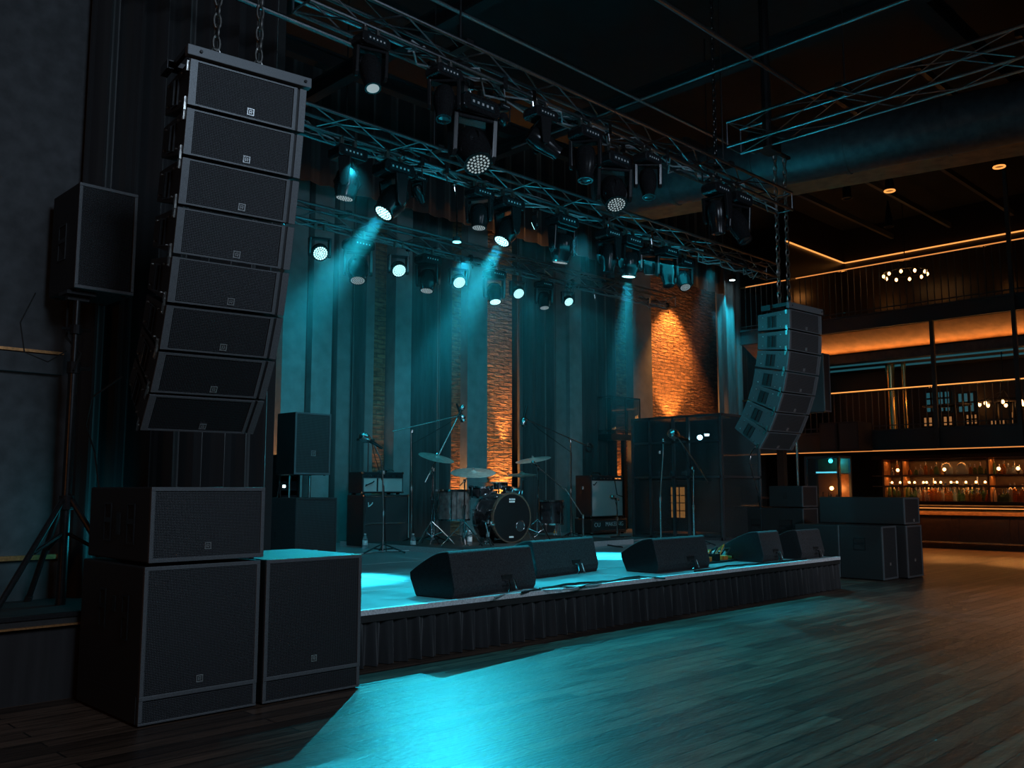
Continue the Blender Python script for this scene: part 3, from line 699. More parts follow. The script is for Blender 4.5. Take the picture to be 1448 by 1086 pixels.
def moving_head(px, py, Y, Ztop, kind, on, aim, label, s=None, name='moving_head_light', power=0, deg=22, cat='stage light', group=None):
    p = ony(px, py, Y)
    gap = Ztop - .03 - p.z
    piv = {'wash': .50, 'profile': .50, 'par': .50}[kind]
    s = s or max(.38, min(1.5, gap/piv))
    T = thing(name, (p.x, Y, p.z + piv*s), label, cat, 0, group); T.scale = (s, s, s)
    d = (Vector(aim) - Vector((p.x, Y, p.z))).normalized()
    pan = math.atan2(d.y, d.x) + PI/2
    link('clamp', HC['clamp'], T)
    if gap > piv*s + .08: part('drop_pole', MB().tube([(0, 0, 0), (0, 0, (gap-piv*s)/s + .02)], .015, 8), 'black_metal', T)
    if kind != 'par':
        b = link('base_box', HC['base'], T, .012); link('display_panel', HC['panel'], b)
    y = link('yoke', HC['yoke'], T, .01); y.rotation_euler = (0, 0, pan)
    if kind == 'par': y.location.z = .0
    hd_ = link('lamp_head', HC[kind], T, 0, True); hd_.location = (0, 0, -piv)
    qd = d.to_track_quat('-Z', 'Y'); hd_.rotation_mode = 'QUATERNION'; hd_.rotation_quaternion = qd
    link('lens', HC[kind + ('_on' if on else '_off')], hd_)
    if power:
        off = .24 if kind == 'wash' else .12
        spot(name + '_beam', Vector((p.x, Y, p.z)) + d*off*s, Vector((p.x, Y, p.z)) + d*3, power, TEAL, deg, .8, .07*s)
    return T
F1, F2, F3 = T1Y, T2Y, T3Y
mh = [
 # px, py, Y, Ztop, kind, on, aim offset (relative), label
 (524, 100, F1-.14, T1Z, 'profile', 1, (-.10, -.35, -1), 'large moving head spotlight at the left end of the front truss', 0),
 (628, 143, F1-.14, T1Z, 'profile', 0, (-.2, -.2, -1), 'moving head spotlight second from left on the front truss, orange glint in lens', 0),
 (668, 210, F1+.14, T1Z, 'wash', 0, (-.15, -.6, -1), 'round-lensed wash light hanging low behind the front truss left half', 0),
 (712, 168, F1+.14, T1Z, 'wash', 0, (.6, .5, -.3), 'dark moving head tucked behind the front truss, third body from left', 0),
 (765, 200, F1-.14, T1Z, 'profile', 0, (.6, -.3, -.4), 'moving head tilted sideways on the front truss left of centre', 0),
 (828, 228, F1-.14, T1Z, 'profile', 0, (-.15, -.1, -1), 'moving head spotlight pointing down at the middle of the front truss', 0),
 (867, 272, F1+.14, T1Z, 'wash', 0, (-.3, -.5, -1), 'wash light with bright rim hanging below the middle of the front truss', 0),
 (916, 257, F1-.14, T1Z, 'profile', 0, (-.2, -.2, -1), 'small moving head spotlight right of centre on the front truss', 0),
 (1014, 303, F1-.14, T1Z, 'profile', 0, (.1, .0, -1), 'left of the two moving heads near the right end of the front truss', 0),
 (1043, 318, F1-.14, T1Z, 'profile', 0, (-.1, -.5, -1), 'right of the two moving heads near the right end of the front truss', 0),
 (491, 258, F2-.14, T2Z, 'wash', 0, (-.1, .1, -1), 'unlit moving head at the left end of the middle truss', 0),
 (556, 284, F2-.14, T2Z, 'wash', 1, (-1.0, .15, -1.4), 'lit wash light throwing a teal beam down left from the middle truss', 30000),
 (592, 272, F2+.14, T2Z, 'profile', 0, (.6, .1, -.8), 'dark moving head just right of the left teal beam fixture', 0),
 (678, 305, F2-.14, T2Z, 'wash', 0, (-.1, -.05, -1), 'unlit moving head left of the second teal beam fixture', 0),
 (718, 325, F2-.14, T2Z, 'wash', 1, (-.8, .1, -1.4), 'lit wash light throwing a teal beam down left above the orange brick column', 28000),
 (757, 318, F2+.14, T2Z, 'par', 1, (-.7, .9, -.5), 'small teal lamp head seen edge-on right of the second beam fixture', 0),
 (795, 350, F2-.14, T2Z, 'wash', 0, (0, .2, -1), 'dark moving head in shadow below the middle truss centre', 0),
 (861, 362, F2-.14, T2Z, 'profile', 0, (-.1, 0, -1), 'slim moving head left of the straight-down teal beam', 0),
 (890, 373, F2-.14, T2Z, 'wash', 1, (0.0, .1, -1), 'lit wash light throwing a teal cone straight down at right of the stage', 22000),
 (918, 376, F2+.14, T2Z, 'wash', 0, (.2, .2, -1), 'dark moving head just right of the straight-down teal beam', 0),
 (943, 384, F2-.14, T2Z, 'profile', 0, (-.1, -.2, -1), 'small moving head catching white glints near the right of the middle truss', 0),
 (966, 396, F2+.14, T2Z, 'wash', 0, (-.3, -.5, -1), 'dark wash light last at the right of the middle truss', 0),
 (452, 356, F3-.14, T3Z, 'par', 1, (-.35, -1.0, -.75), 'bright round teal lamp at the left end of the rear truss', 900),
 (506, 380, F3-.14, T3Z, 'wash', 0, (-.2, -.3, -1), 'unlit moving head between the first two bright round lamps', 0),
 (563, 380, F3-.14, T3Z, 'par', 1, (-.35, -1.0, -.9), 'second bright round teal lamp from the left on the rear truss', 700),
 (605, 396, F3-.14, T3Z, 'wash', 0, (-.2, -.1, -1), 'unlit moving head right of the second bright round lamp', 0),
 (648, 397, F3-.14, T3Z, 'par', 1, (-.35, -1.0, -.9), 'third bright round teal lamp from the left on the rear truss', 600),
 (699, 414, F3-.14, T3Z, 'wash', 1, (-.15, -.3, -1), 'moving head with a white lit lens above the orange brick column', 90),
 (732, 413, F3-.14, T3Z, 'par', 1, (-.35, -1.0, -.9), 'fourth bright round teal lamp from the left on the rear truss', 600),
 (769, 424, F3-.14, T3Z, 'wash', 0, (-.1, -.2, -1), 'unlit moving head left of the rightmost bright round lamp', 0),
 (803, 425, F3-.14, T3Z, 'par', 1, (-.35, -1.0, -.9), 'rightmost bright round teal lamp on the rear truss', 600),
]
for px, py, Y, Zt, kind, on, av, lab, pw in mh:
    p = ony(px, py, Y); moving_head(px, py, Y, Zt, kind, on, p + Vector(av), lab, None, 'moving_head_light' if kind != 'par' else 'par_lamp', pw, 24 if kind == 'wash' else 46, 'stage light')
# small fixed clutter on trusses: loose cable bundles along the lower chords
def bundle(Y, Z, x0, x1, seed, label):
    rnd = random.Random(seed); T = thing('cable_bundle', ((x0+x1)/2, Y, Z), label, 'cables')
    for k in range(5):
        pts = []; x_ = x0
        while x_ < x1:
            pts.append((x_-(x0+x1)/2, rnd.uniform(-.16, .16), rnd.uniform(-.10, .06) + (k % 2)*.05)); x_ += rnd.uniform(.18, .45)
        part('cable', MB().tube(pts, .011, 5), 'black_metal' if k % 2 else 'gaffer', T, 0, True)
    for k in range(int((x1-x0)*1.3)):
        x_ = rnd.uniform(x0, x1)-(x0+x1)/2; yy = rnd.choice((-.14, .14))
        part('hook_clamp', MB().box(x_-.03, x_+.03, yy-.03, yy+.03, -.07, .05).tube([(x_, yy, -.06), (x_+.02, yy, -.16), (x_+.06, yy+.02, -.2)], .008, 5), 'chrome' if k % 3 == 0 else 'black_metal', T)
    return T
bundle(F1, T1Z+.02, 5.4, 12.8, 1, 'tangle of black cables and clamps lying in the front truss')
bundle(F2, T2Z+.02, 5.5, 16.8, 2, 'tangle of black cables and clamps lying in the middle truss')
bundle(F3, T3Z+.02, 6.5, 18.0, 3, 'tangle of black cables and clamps lying in the rear truss')
tt = onz(1028, 394, ony(1030, 392, YB-.5).z)
tag(part('small_downlight', MB().m('head_black').lathe([(.10, 0), (.12, .04), (.12, .16), (.06, .2)], 16).tube([(0, 0, .15), (0, 0, 2.2)], .02, 6).m('led_white').lathe([(.09, -.002), (.09, .0)], 16), None), 'small downlight at the top of the teal drape column', 'lamp').location = ((CX0+CX1)/2-.15, YB-.78, ony(1028, 394, YB-.78).z)
q = Vector(((CX0+CX1)/2-.15, YB-.78, ony(1028, 394, YB-.78).z)); spot('column_light', q - Vector((0, 0, .05)), (q.x+.1, q.y+.30, 3.0), 480, TEAL, 52, .8, .05)
for px, py, lab in ((646, 342, 'tiny teal work lamp hanging between the middle and rear trusses'), (1000, 604, None)):
    if lab: tag(part('work_lamp', MB().m('head_black').lathe([(.08, .0), (.06, .08)], 12).tube([(0, 0, .05), (0, 0, 4.3)], .012, 6).m('led_teal').lathe([(.07, -.01), (.07, 0)], 12), None), lab, 'lamp').location = ony(px, py, 11.0)

# ------------------------------------------------------------------ drum riser and kit
RZ = .60
rc = onz(655, 777, RZ)
rs = thing('drum_riser', (rc.x, rc.y, SZ), 'low dark platform carrying the drum kit', 'platform')
part('riser_body', MB().box(0, 4.6, 0, 3.6, 0, RZ-SZ-.012), 'deck_side', rs, .004)
part('riser_top', MB().box(-.01, 4.61, -.01, 3.6, RZ-SZ-.012, RZ-SZ), 'deck_side', rs)
part('edge_trim', MB().box(-.012, 4.61, -.014, -.009, .0, RZ-SZ-.002).box(-.014, -.010, 0, 3.6, 0, RZ-SZ-.002), 'gaffer', rs)

bc = onz(724, 768, RZ); BR = .47; BL = .62
bd = thing('bass_drum', (bc.x, bc.y, RZ), 'black bass drum with metal hoop and round port hole in its front head', 'drum', math.radians(-5))
MX = Matrix.Translation((0, 0, BR)) @ Matrix.Rotation(-PI/2, 4, 'X')   # local z -> +y
part('shell', MB().lathe([(BR-.02, .03), (BR-.02, BL-.03)], 48, MX), 'drum_dark', bd, 0, True)
part('front_head', MB().lathe([(BR-.03, -.004), (BR-.03, .03)], 48, MX), 'drum_head', bd)
for k, z in enumerate((0, BL-.05)):
    part('hoop', MB().lathe([(BR-.028, z), (BR, z-.005), (BR+.004, z+.045), (BR-.028, z+.05)], 48, MX), 'hoop' if k == 0 else 'chrome', bd, 0, True)
lg = MB()
for k in range(10):
    lg = MB(); a = 2*PI*(k+.5)/10; x_, z_ = (BR+.012)*math.cos(a), (BR+.012)*math.sin(a) + BR
    lg.tube([(x_, -.02, z_), (x_, .12, z_)], .007, 6).box(x_-.015, x_+.015, .10, .16, z_-.02, z_+.02).tube([(x_, BL-.12, z_), (x_, BL+.02, z_)], .007, 6).box(x_-.015, x_+.015, BL-.16, BL-.10, z_-.02, z_+.02)
    part('tension_lug', lg, 'chrome', bd)
part('port_ring', MB().tube([(.20+.10*math.cos(2*PI*k/24), -.006, BR-.16+.10*math.sin(2*PI*k/24)) for k in range(24)], .009, 6, True), 'chrome', bd, 0, True)
part('port_hole', MB().lathe([(.095, -.006), (.095, -.002)], 24, Matrix.Translation((.20, 0, BR-.16)) @ Matrix.Rotation(-PI/2, 4, 'X')), 'glass_dark', bd)
lm = MB()
for r_, z_, n_, w0 in ((0, .80, 5, .022), (1, .755, 4, .026), (2, .10, 5, .016)):
    for k in range(n_): lm.box(-.07+k*w0*1.35, -.07+k*w0*1.35+w0, -.008, -.004, z_, z_+.03).box(-.07+k*w0*1.35+w0*.3, -.07+k*w0*1.35+w0*.5, -.009, -.008, z_+.004, z_+.03)
part('head_logo', lm, 'white', bd)
for s in (-1, 1): part('spur', MB().tube([(s*.40, .12, BR-.15), (s*.62, .02, .0)], .010, 6), 'chrome', bd)

def drum(name, c, r, h, label, shell='drum_shell', tilt=(0, 0), legs=0, lugs=8):
    T = thing(name, c, label, 'drum'); M = Matrix.Rotation(tilt[0], 4, 'X') @ Matrix.Rotation(tilt[1], 4, 'Y')
    part('shell', MB().lathe([(r-.015, .02), (r-.015, h-.02)], 32, M), shell, T, 0, True)
    part('drum_skin', MB().lathe([(r-.02, h-.012), (r-.02, h-.004)], 32, M), 'white' if shell != 'drum_dark' else 'drum_head', T)
    for z in (0, h-.035): part('hoop', MB().lathe([(r-.018, z), (r+.003, z), (r+.003, z+.035), (r-.018, z+.035)], 32, M), 'chrome', T, 0, True)
    for k in range(lugs):
        lg = MB(); a = 2*PI*k/lugs; p = lambda z, rr=r: M @ Vector((rr*math.cos(a), rr*math.sin(a), z))
        lg.tube([p(.0), p(h)], .005, 5)
        for z in (.28*h, .72*h): lg.tube([p(z-.03, r-.004), p(z+.03, r-.004)], .016, 6)
        part('tension_lug', lg, 'chrome', T)
    if not legs: part('mount_post', MB().tube([(0, 0, .03), (0, 0, RZ-c[2]+.002)], .012, 6), 'chrome', T)
    for k in range(legs):
        a = 2*PI*(k+.2)/legs; part('leg', MB().tube([((r+.02)*math.cos(a), (r+.02)*math.sin(a), h*.5), ((r+.02)*math.cos(a), (r+.02)*math.sin(a), -.22), ((r+.09)*math.cos(a), (r+.09)*math.sin(a), RZ-c[2])], .010, 6), 'chrome', T)
    return T
YK = bc.y
q = ony(640, 736, YK+.55); drum('floor_tom', (q.x, q.y, q.z), .32, ony(640, 692, YK+.55).z-q.z, 'silver-grey floor tom at the left side of the drum kit', legs=3)
q = ony(680, 702, YK+1.0); drum('rack_tom', (q.x, q.y, q.z), .24, .24, 'dark tom behind the bass drum on the left', 'drum_dark', (.15, -.1))
q = ony(722, 703, YK+.65); drum('rack_tom', (q.x, q.y, q.z-.02), .20, .22, 'small dark tom mounted above the bass drum', 'drum_dark', (.2, .1))
q = ony(779, 742, YK+1.0); drum('floor_tom', (q.x, q.y, q.z), .28, .52, 'dark floor tom to the right of the bass drum', 'drum_dark', legs=3)

def tripod(mb, x, y, z, hz, rad, r=.012, a0=0.3):
    for k in range(3):
        a = a0 + 2*PI*k/3
        mb.tube([(x, y, z+hz), (x+rad*.5*math.cos(a), y+rad*.5*math.sin(a), z+hz*.55), (x+rad*math.cos(a), y+rad*math.sin(a), z+.012)], r, 6)
        mb.tube([(x, y, z+hz*.35), (x+rad*.5*math.cos(a), y+rad*.5*math.sin(a), z+hz*.55)], r*.8, 6)
def cymbal_stand(base, top, cym, cr, tilt, label, clabel, bz=RZ):
    # base: (x, y); top: Vector end of straight tube; cym: Vector centre of the cymbal
    T = thing('cymbal_stand', (base[0], base[1], bz), label, 'stand')
    mb = MB(); tripod(mb, 0, 0, 0, .42, .42, .012, random.uniform(0, 2)); part('tripod_base', mb, 'chrome', T, 0, True)
    t = Vector(top)-T.location; c = Vector(cym)-T.location
    part('pole', MB().tube([(0, 0, .12), (0, 0, t.z*.6)], .018, 8).tube([(0, 0, t.z*.6), t], .012, 8).lathe([(.026, t.z*.6-.03), (.026, t.z*.6+.03)], 10).lathe([(.024, t.z-.03), (.024, t.z+.03)], 10), 'chrome', T, 0, True)
    part('boom_arm', MB().tube([t - (c-t)*.55, c], .010, 8).tube([c, c+Vector((0, 0, .07))], .006, 6), 'chrome', T, 0, True)
    Y = thing('cymbal', c + T.location, clabel, 'cymbal'); nrm = Vector((0, 0, 1)) - _hd*tilt[0] + _R*tilt[1]; Y.rotation_euler = nrm.to_track_quat('Z', 'Y').to_euler()
    part('cymbal_disc', MB().lathe([(.006, .045), (.04, .042), (.07, .022), (cr*.6, .008), (cr, -.006), (cr, -.008), (cr*.6, .005), (.07, .018), (.006, .030)], 48), 'cymbal', Y, 0, True)
    part('wing_nut', MB().lathe([(.02, .05), (.024, .07), (.01, .09)], 10), 'chrome', Y)
    return T
def at(px, py, Y): return ony(px, py, Y)
y1 = YK-.12
p = at(657, 680, y1+.1); cymbal_stand((p.x, p.y), p, at(669, 668, y1+.35), .42, (.24, .02, 0), 'cymbal stand in front left of the kit with boom to the wide cymbal', 'wide crash cymbal above the bass drum on the left, tilted toward camera')
p = at(761, 652, YK+.3); cymbal_stand((p.x, p.y), at(761, 660, YK+.3), at(754, 650, YK+.4), .36, (.17, -.15, 0), 'cymbal stand right of the bass drum holding the highest cymbal', 'highest cymbal, tilted, right of the bass drum')
p = at(611, 660, YK+.7); cymbal_stand((p.x, p.y), at(612, 662, YK+.7), at(617, 647, YK+.8), .34, (.22, .25, 0), 'cymbal stand at the far left of the drum kit', 'dark tilted cymbal at the far left of the drum kit')
p = at(737, 672, YK+.9)
hh = cymbal_stand((p.x+.05, p.y), Vector((p.x+.05, p.y, p.z)), at(738, 671, YK+.9), .30, (.10, .0, 0), 'hi-hat stand behind the right edge of the bass drum', 'upper of the two flat hi-hat cymbals, right behind the bass drum')
c2 = thing('cymbal', at(738, 673.5, YK+.9), 'lower of the two flat hi-hat cymbals, right behind the bass drum', 'cymbal')
part('cymbal_disc', MB().lathe([(.006, -.03), (.07, -.02), (.30, .004), (.30, .006), (.07, -.014), (.006, -.024)], 40), 'cymbal', c2, 0, True)
th_ = thing('drum_stool', at(700, 700, YK+1.7), 'dark drum stool seat behind the bass drum', 'stool'); th_.location.z = RZ
part('seat', MB().lathe([(.18, .50), (.21, .54), (.21, .60), (.17, .63)], 20), 'rubber', th_, 0, True)
mb = MB(); tripod(mb, 0, 0, 0, .35, .3); part('tripod_base', mb.tube([(0, 0, .1), (0, 0, .5)], .02, 8), 'chrome', th_, 0, True)
pd = thing('snare_drum', at(705, 692, YK+1.15), 'silver snare drum just visible behind the bass drum', 'drum')
part('shell', MB().lathe([(.19, 0), (.19, .14)], 28), 'chrome', pd, 0, True)
part('drum_skin', MB().lathe([(.18, .141), (.18, .145)], 28), 'white', pd)
mb = MB(); tripod(mb, 0, 0, RZ-pd.location.z, .4, .3); part('stand', mb.tube([(0, 0, RZ-pd.location.z+.2), (0, 0, 0)], .015, 8), 'chrome', pd, 0, True)

# ------------------------------------------------------------------ mic stands
def mic(parent, p, d, s=1):
    q = Vector(d).normalized().to_track_quat('Z', 'Y').to_matrix().to_4x4(); M = Matrix.Translation(p) @ q
    part('microphone', MB().m('head_black').lathe([(.012*s, -.16*s), (.018*s, -.02*s), (.026*s, .0)], 12, M).m('silver').lathe([(.030*s, .0), (.042*s, .025*s), (.045*s, .05*s), (.036*s, .085*s), (.012*s, .10*s)], 14, M), None, parent, 0, True)
def boom_stand(base, z0, top, b0, b1, label, rad=.38, md=None, bz=SZ, cable=True, round_base=False, s=1.4, extra=None, name='microphone_stand', ms=1.3):
    T = thing(name, (base[0], base[1], bz), label, 'mic stand'); t = Vector(top) - T.location
    if round_base: part('base', MB().lathe([(.16, 0), (.16, .02), (.03, .035)], 20), 'rubber', T)
    else:
        mb = MB(); tripod(mb, 0, 0, 0, .16, rad, .010*s, random.uniform(0, 2)); part('tripod_base', mb, 'black_metal', T, 0, True)
    part('pole', MB().tube([(0, 0, .03), (0, 0, t.z*.5)], .014*s, 8).tube([(0, 0, t.z*.5), t], .010*s, 8).lathe([(.022*s, t.z*.5-.05), (.022*s, t.z*.5+.03)], 10).lathe([(.022*s, t.z-.03), (.022*s, t.z+.03)], 10), 'silver' if s < 1.6 else 'black_metal', T, 0, True)
    pts = [Vector(q)-T.location for q in (extra or [b0, b1])]
    part('boom_arm', MB().tube(pts, .010*s, 8), 'silver', T, 0, True)
    d = md or (pts[-1]-pts[-2]); mic(T, pts[-1], d, ms)
    if cable:
        e = pts[-1]; part('microphone_cable', MB().tube([e, e+Vector((.06, .03, .05)), e*.7+t*.3+Vector((.05, .02, -.08)), t+Vector((.05, .02, -.25)), Vector((.05, .02, t.z*.35)), Vector((.08, .0, .02)), Vector((.4, -.1, .012))], .008, 6), 'rubber', T, 0, True)
    return T
q = onz(541, 782, SZ); Y_ = q.y
boom_stand((q.x, q.y), 0, at(541, 668, Y_), 0, 0, 'vocal microphone on a stand in front of the left guitar amplifier', .42, md=at(508, 614, Y_)-at(521, 622, Y_),
           extra=[at(541, 668, Y_), at(539, 652, Y_), at(530, 630, Y_), at(521, 622, Y_)], ms=2.0)
q = onz(581, 772, SZ); Y_ = q.y
boom_stand((q.x, q.y), 0, at(581, 610, Y_), at(555, 610, Y_), at(652, 587, Y_-.4), 'tall boom stand reaching over the left of the drum kit', .45, md=at(661, 600, Y_-.4)-at(655, 585, Y_-.4), ms=1.6)
Y_ = YK+1.0
boom_stand((at(613, 700, Y_).x, Y_), 0, at(612, 664, Y_), at(601, 682, Y_), at(652, 580, Y_), 'slanted overhead boom stand left of the kit rising to the microphone', .4, bz=RZ, cable=False, ms=1.2)
Y_ = YK+1.2
boom_stand((at(807, 700, Y_).x, Y_), 0, at(807, 624, Y_), at(838, 634, Y_), at(741, 592, Y_), 'tall boom stand reaching over the right of the drum kit', .45, bz=SZ, md=at(737, 603, Y_)-at(739, 592, Y_), ms=1.8)
cwt = thing('cable_coil', at(833, 630, Y_), 'coil of dark cable hung on the counterweight end of the right overhead boom', 'cable')
part('coil', MB().tube([(.12*math.cos(k*.5), .03*math.sin(k*1.3), -.05+.10*math.sin(k*.5)) for k in range(40)], .014, 6).tube([(-.12, 0, 0), (-.18, 0, -.1), (-.19, 0, -.3)], .010, 6).tube([(.10, 0, 0), (.16, 0, -.12), (.12, 0, -.3)], .010, 6), 'black_metal', cwt, 0, True)
Y_ = YK+.1
boom_stand((at(800, 755, Y_).x+.3, Y_-.2), 0, at(799, 690, Y_), at(807, 700, Y_), at(756, 656, Y_), 'angled boom stand crossing behind the highest cymbal', .35, bz=SZ, cable=False, ms=.9)
q = onz(982, 771, SZ); Y_ = q.y
boom_stand((q.x, q.y), 0, at(981, 662, Y_), at(1001, 681, Y_), at(957, 616, Y_), 'vocal microphone on boom stand right of centre with counterweight', .42, md=at(944, 606, Y_)-at(958, 612, Y_), ms=2.4)
q = onz(690, 772, RZ)
boom_stand((q.x, q.y), 0, at(686, 738, q.y), at(686, 738, q.y), at(692, 740, q.y), 'short low microphone stand in front of the bass drum left side', .16, bz=RZ, cable=False, ms=1.2)
q = onz(873, 760, SZ)
boom_stand((q.x, q.y), 0, at(872, 706, q.y), at(872, 706, q.y), at(868, 704, q.y), 'short microphone stand aimed at the right guitar amplifier', .2, bz=SZ, round_base=True, ms=1.2)
q = onz(935, 771, SZ)
boom_stand((q.x, q.y), 0, at(938, 640, q.y), at(938, 640, q.y), at(938, 625, q.y), 'thin straight stand before the glass booth, left of the vocal boom', .5, bz=SZ, cable=False, ms=.8)

# ------------------------------------------------------------------ amplifiers
def amp(name, x0p, x1p, top, bot, Y, d, label, cloth_m, panel=0, feet=True, corner=True, zb=None, cat='amplifier', split=None):
    a = ony(x0p, bot, Y); b = ony(x1p, bot, Y); z1 = ony(x0p, top, Y).z; zb = a.z if zb is None else zb
    w_ = b.x-a.x; h = z1-zb
    T = thing(name, (a.x, Y, zb), label, cat)
    part('cabinet_body', MB().box(0, w_, 0, d, .03, h), 'cabinet', T, .012)
    t = .035; g0, g1 = .03+t, h-t-panel
    if split:
        part('grille_cloth', MB().box(t, w_*split-.02, -.004, .01, g0, g1), cloth_m, T); part('grille_cloth', MB().box(w_*split+.02, w_-t, -.004, .01, g0, g1), cloth_m, T)
    else: part('grille_cloth', MB().box(t, w_-t, -.004, .01, g0, g1), cloth_m, T)
    tr_ = MB().box(t*.6, w_-t*.6, -.008, 0, g0-.012, g0).box(t*.6, w_-t*.6, -.008, 0, g1, g1+.012).box(t*.6, t, -.008, 0, g0, g1).box(w_-t, w_-t*.6, -.008, 0, g0, g1)
    part('piping', tr_, 'frame_grey' if cloth_m == 'amp_cloth' else 'silver', T)
    if panel:
        part('control_panel', MB().box(t, w_-t, -.006, .004, g1+.015, h-t*.5), 'glass_dark', T)
        for k in range(9):
            x_ = t+.05+(w_-2*t-.1)*k/8; part('control_knob', MB().lathe([(.018, 0), (.014, .02)], 10, Matrix.Translation((x_, -.006, g1+.015+panel*.42)) @ Matrix.Rotation(PI/2, 4, 'X')), 'silver', T)
    if corner:
        cm = MB()
        for x_ in (0, w_):
            for z_ in (.03, h): cm.box(x_-.03, x_+.03, -.010, .03, z_-.03, z_+.03) if False else cm.box(max(-.004, x_-.035), min(w_+.004, x_+.035), -.010, .035, max(.026, z_-.035), min(h+.004, z_+.035))
        part('corner_cap', cm, 'silver', T, .005)
    part('feet', MB().box(.05, .1, .05, .1, 0, .03).box(w_-.1, w_-.05, .05, .1, 0, .03).box(.05, .1, d-.1, d-.05, 0, .03).box(w_-.1, w_-.05, d-.1, d-.05, 0, .03), 'rubber', T)
    return T, w_, h
YA = 14.35
T, w_, h = amp('speaker_cabinet', 513, 577, 700, 778, YA, .55, 'tall dark speaker cabinet under the left guitar amplifier', 'dark_cloth', zb=SZ, split=.46)
part('cabinet_strip', MB().box(.03, w_-.03, -.010, 0, h*.45-.012, h*.45+.012), 'silver', T)
part('logo_script', MB().tube([(.10, -.012, h-.22), (.13, -.012, h-.21), (.19, -.012, h-.17), (.20, -.012, h-.14)], .010, 6).tube([(.10, -.012, h-.14), (.11, -.012, h-.22)], .008, 6), 'white', T)
zc = SZ+h
T, w_, h = amp('guitar_amplifier', 512, 570, 667, 697, YA+.05, .45, 'silver-fronted guitar amplifier on top of the tall left cabinet', 'amp_cloth', .09, zb=zc+.004, split=.36)
part('logo_script', MB().tube([(.08, -.012, h*.40), (.14, -.012, h*.46), (.24, -.012, h*.54), (.27, -.012, h*.60)], .012, 6).tube([(.07, -.012, h*.36), (.09, -.012, h*.46)], .010, 6), 'rubber', T)
YA2 = 14.45
T, w_, h = amp('speaker_cabinet', 837, 886, 734, 759, YA2, .55, 'dark amplifier cabinet with pale lettering under the right guitar amplifier', 'dark_cloth', zb=SZ)
me = text_mesh('MAKEM-IG', .15, .003); me.materials.append(MATS['white'])
o = link('lettering', me, T); o.location = (w_*.64, -.010, h-.14); o.rotation_euler = (PI/2, 0, 0)
me = text_mesh('OU', .15, .003); me.materials.append(MATS['white'])
o = link('lettering', me, T); o.location = (w_*.15, -.010, h-.15); o.rotation_euler = (PI/2, 0, 0)
part('bottom_strip', MB().box(.07, w_-.07, -.010, 0, .09, .105), 'silver', T)
zc = SZ+h
T, w_, h = amp('guitar_amplifier', 836, 881, 672, 715, YA2+.05, .50, 'silver-fronted combo guitar amplifier on the lettered cabinet at right', 'amp_cloth', .10, zb=zc+.004)
part('logo_script', MB().tube([(.07, -.012, h-.22), (.11, -.012, h-.24), (.17, -.012, h-.19), (.20, -.012, h-.17)], .012, 6), 'rubber', T)
part('pilot_lights', MB().box(w_*.72, w_*.92, -.012, -.006, h-.085, h-.06), 'led_soft', T)
tag(part('carry_handle', MB().tube([(0, 0, 0), (.05, 0, .06), (.30, 0, .06), (.35, 0, 0)], .018, 8), 'rubber', None, 0, True), 'coiled black strap lying on the right guitar amplifier', 'strap').location = (T.location.x+.25, T.location.y+.2, T.location.z+h+.01)
tag(part('amp_cable', MB().tube([(T.location.x+w_*.68, T.location.y+.1, T.location.z+h+.02), (T.location.x+w_*.70, T.location.y-.03, T.location.z+h-.05), (T.location.x+w_*.78, T.location.y-.03, T.location.z+h*.55), (T.location.x+w_*.95, T.location.y-.04, T.location.z+h*.5)], .012, 6), 'rubber', None, 0, True), 'black cable hanging over the front of the right guitar amplifier', 'cable')
q = ony(516, 665, YA); 
tag(part('music_light', MB().tube([(0, 0, 0), (0, 0, .62)], .012, 6).box(-.25, .12, -.04, .04, .60, .64), 'black_metal'), 'thin black bracket standing on the left guitar amplifier', 'bracket').location = (q.x+.25, YA+.25, SZ+ (ony(512,667,YA+.05).z-SZ))
for px, dx in ((551, 0), (556, .05)):
    q = ony(px, 664, YA+.1); 
tag(part('pedal', MB().box(0, .16, 0, .10, 0, .035).tube([(.16, .05, .02), (.26, .03, .05), (.36, .05, .02)], .012, 6), 'chrome', None, .004), 'small effects pedal lying on the left guitar amplifier', 'pedal').location = (ony(545, 664, YA).x, YA+.15, ony(512, 667, YA+.05).z+.005)

# bottles on stage
def bottle(loc, h, r, label, mat='glass_clear', capm='white', cat='bottle', group=None, wet=True):
    T = thing('water_bottle', loc, label, cat, 0, group)
    part('bottle_body', MB().lathe([(r*.9, 0), (r, .02*h), (r, .62*h), (r*.8, .74*h), (r*.4, .86*h), (r*.38, .93*h)], 16), mat, T, 0, True)
    part('bottle_label', MB().lathe([(r*1.02, .25*h), (r*1.02, .55*h)], 16), 'white', T, 0, True)
    part('cap', MB().lathe([(r*.42, .92*h), (r*.42, h)], 12), capm, T, 0, True)
    return T
bottle(onz(664, 771, RZ), .27, .045, 'small water bottle on the drum riser left of the bass drum')
bottle(onz(584, 778, SZ), .30, .05, 'small water bottle on the stage floor right of the left amplifier')
bottle(onz(516, 776, SZ) , .28, .05, 'small water bottle in front of the left amplifier cabinet')
bottle(onz(785, 762, SZ), .22, .04, 'small orange bottle on the stage right of the drum kit', 'orange_plastic')

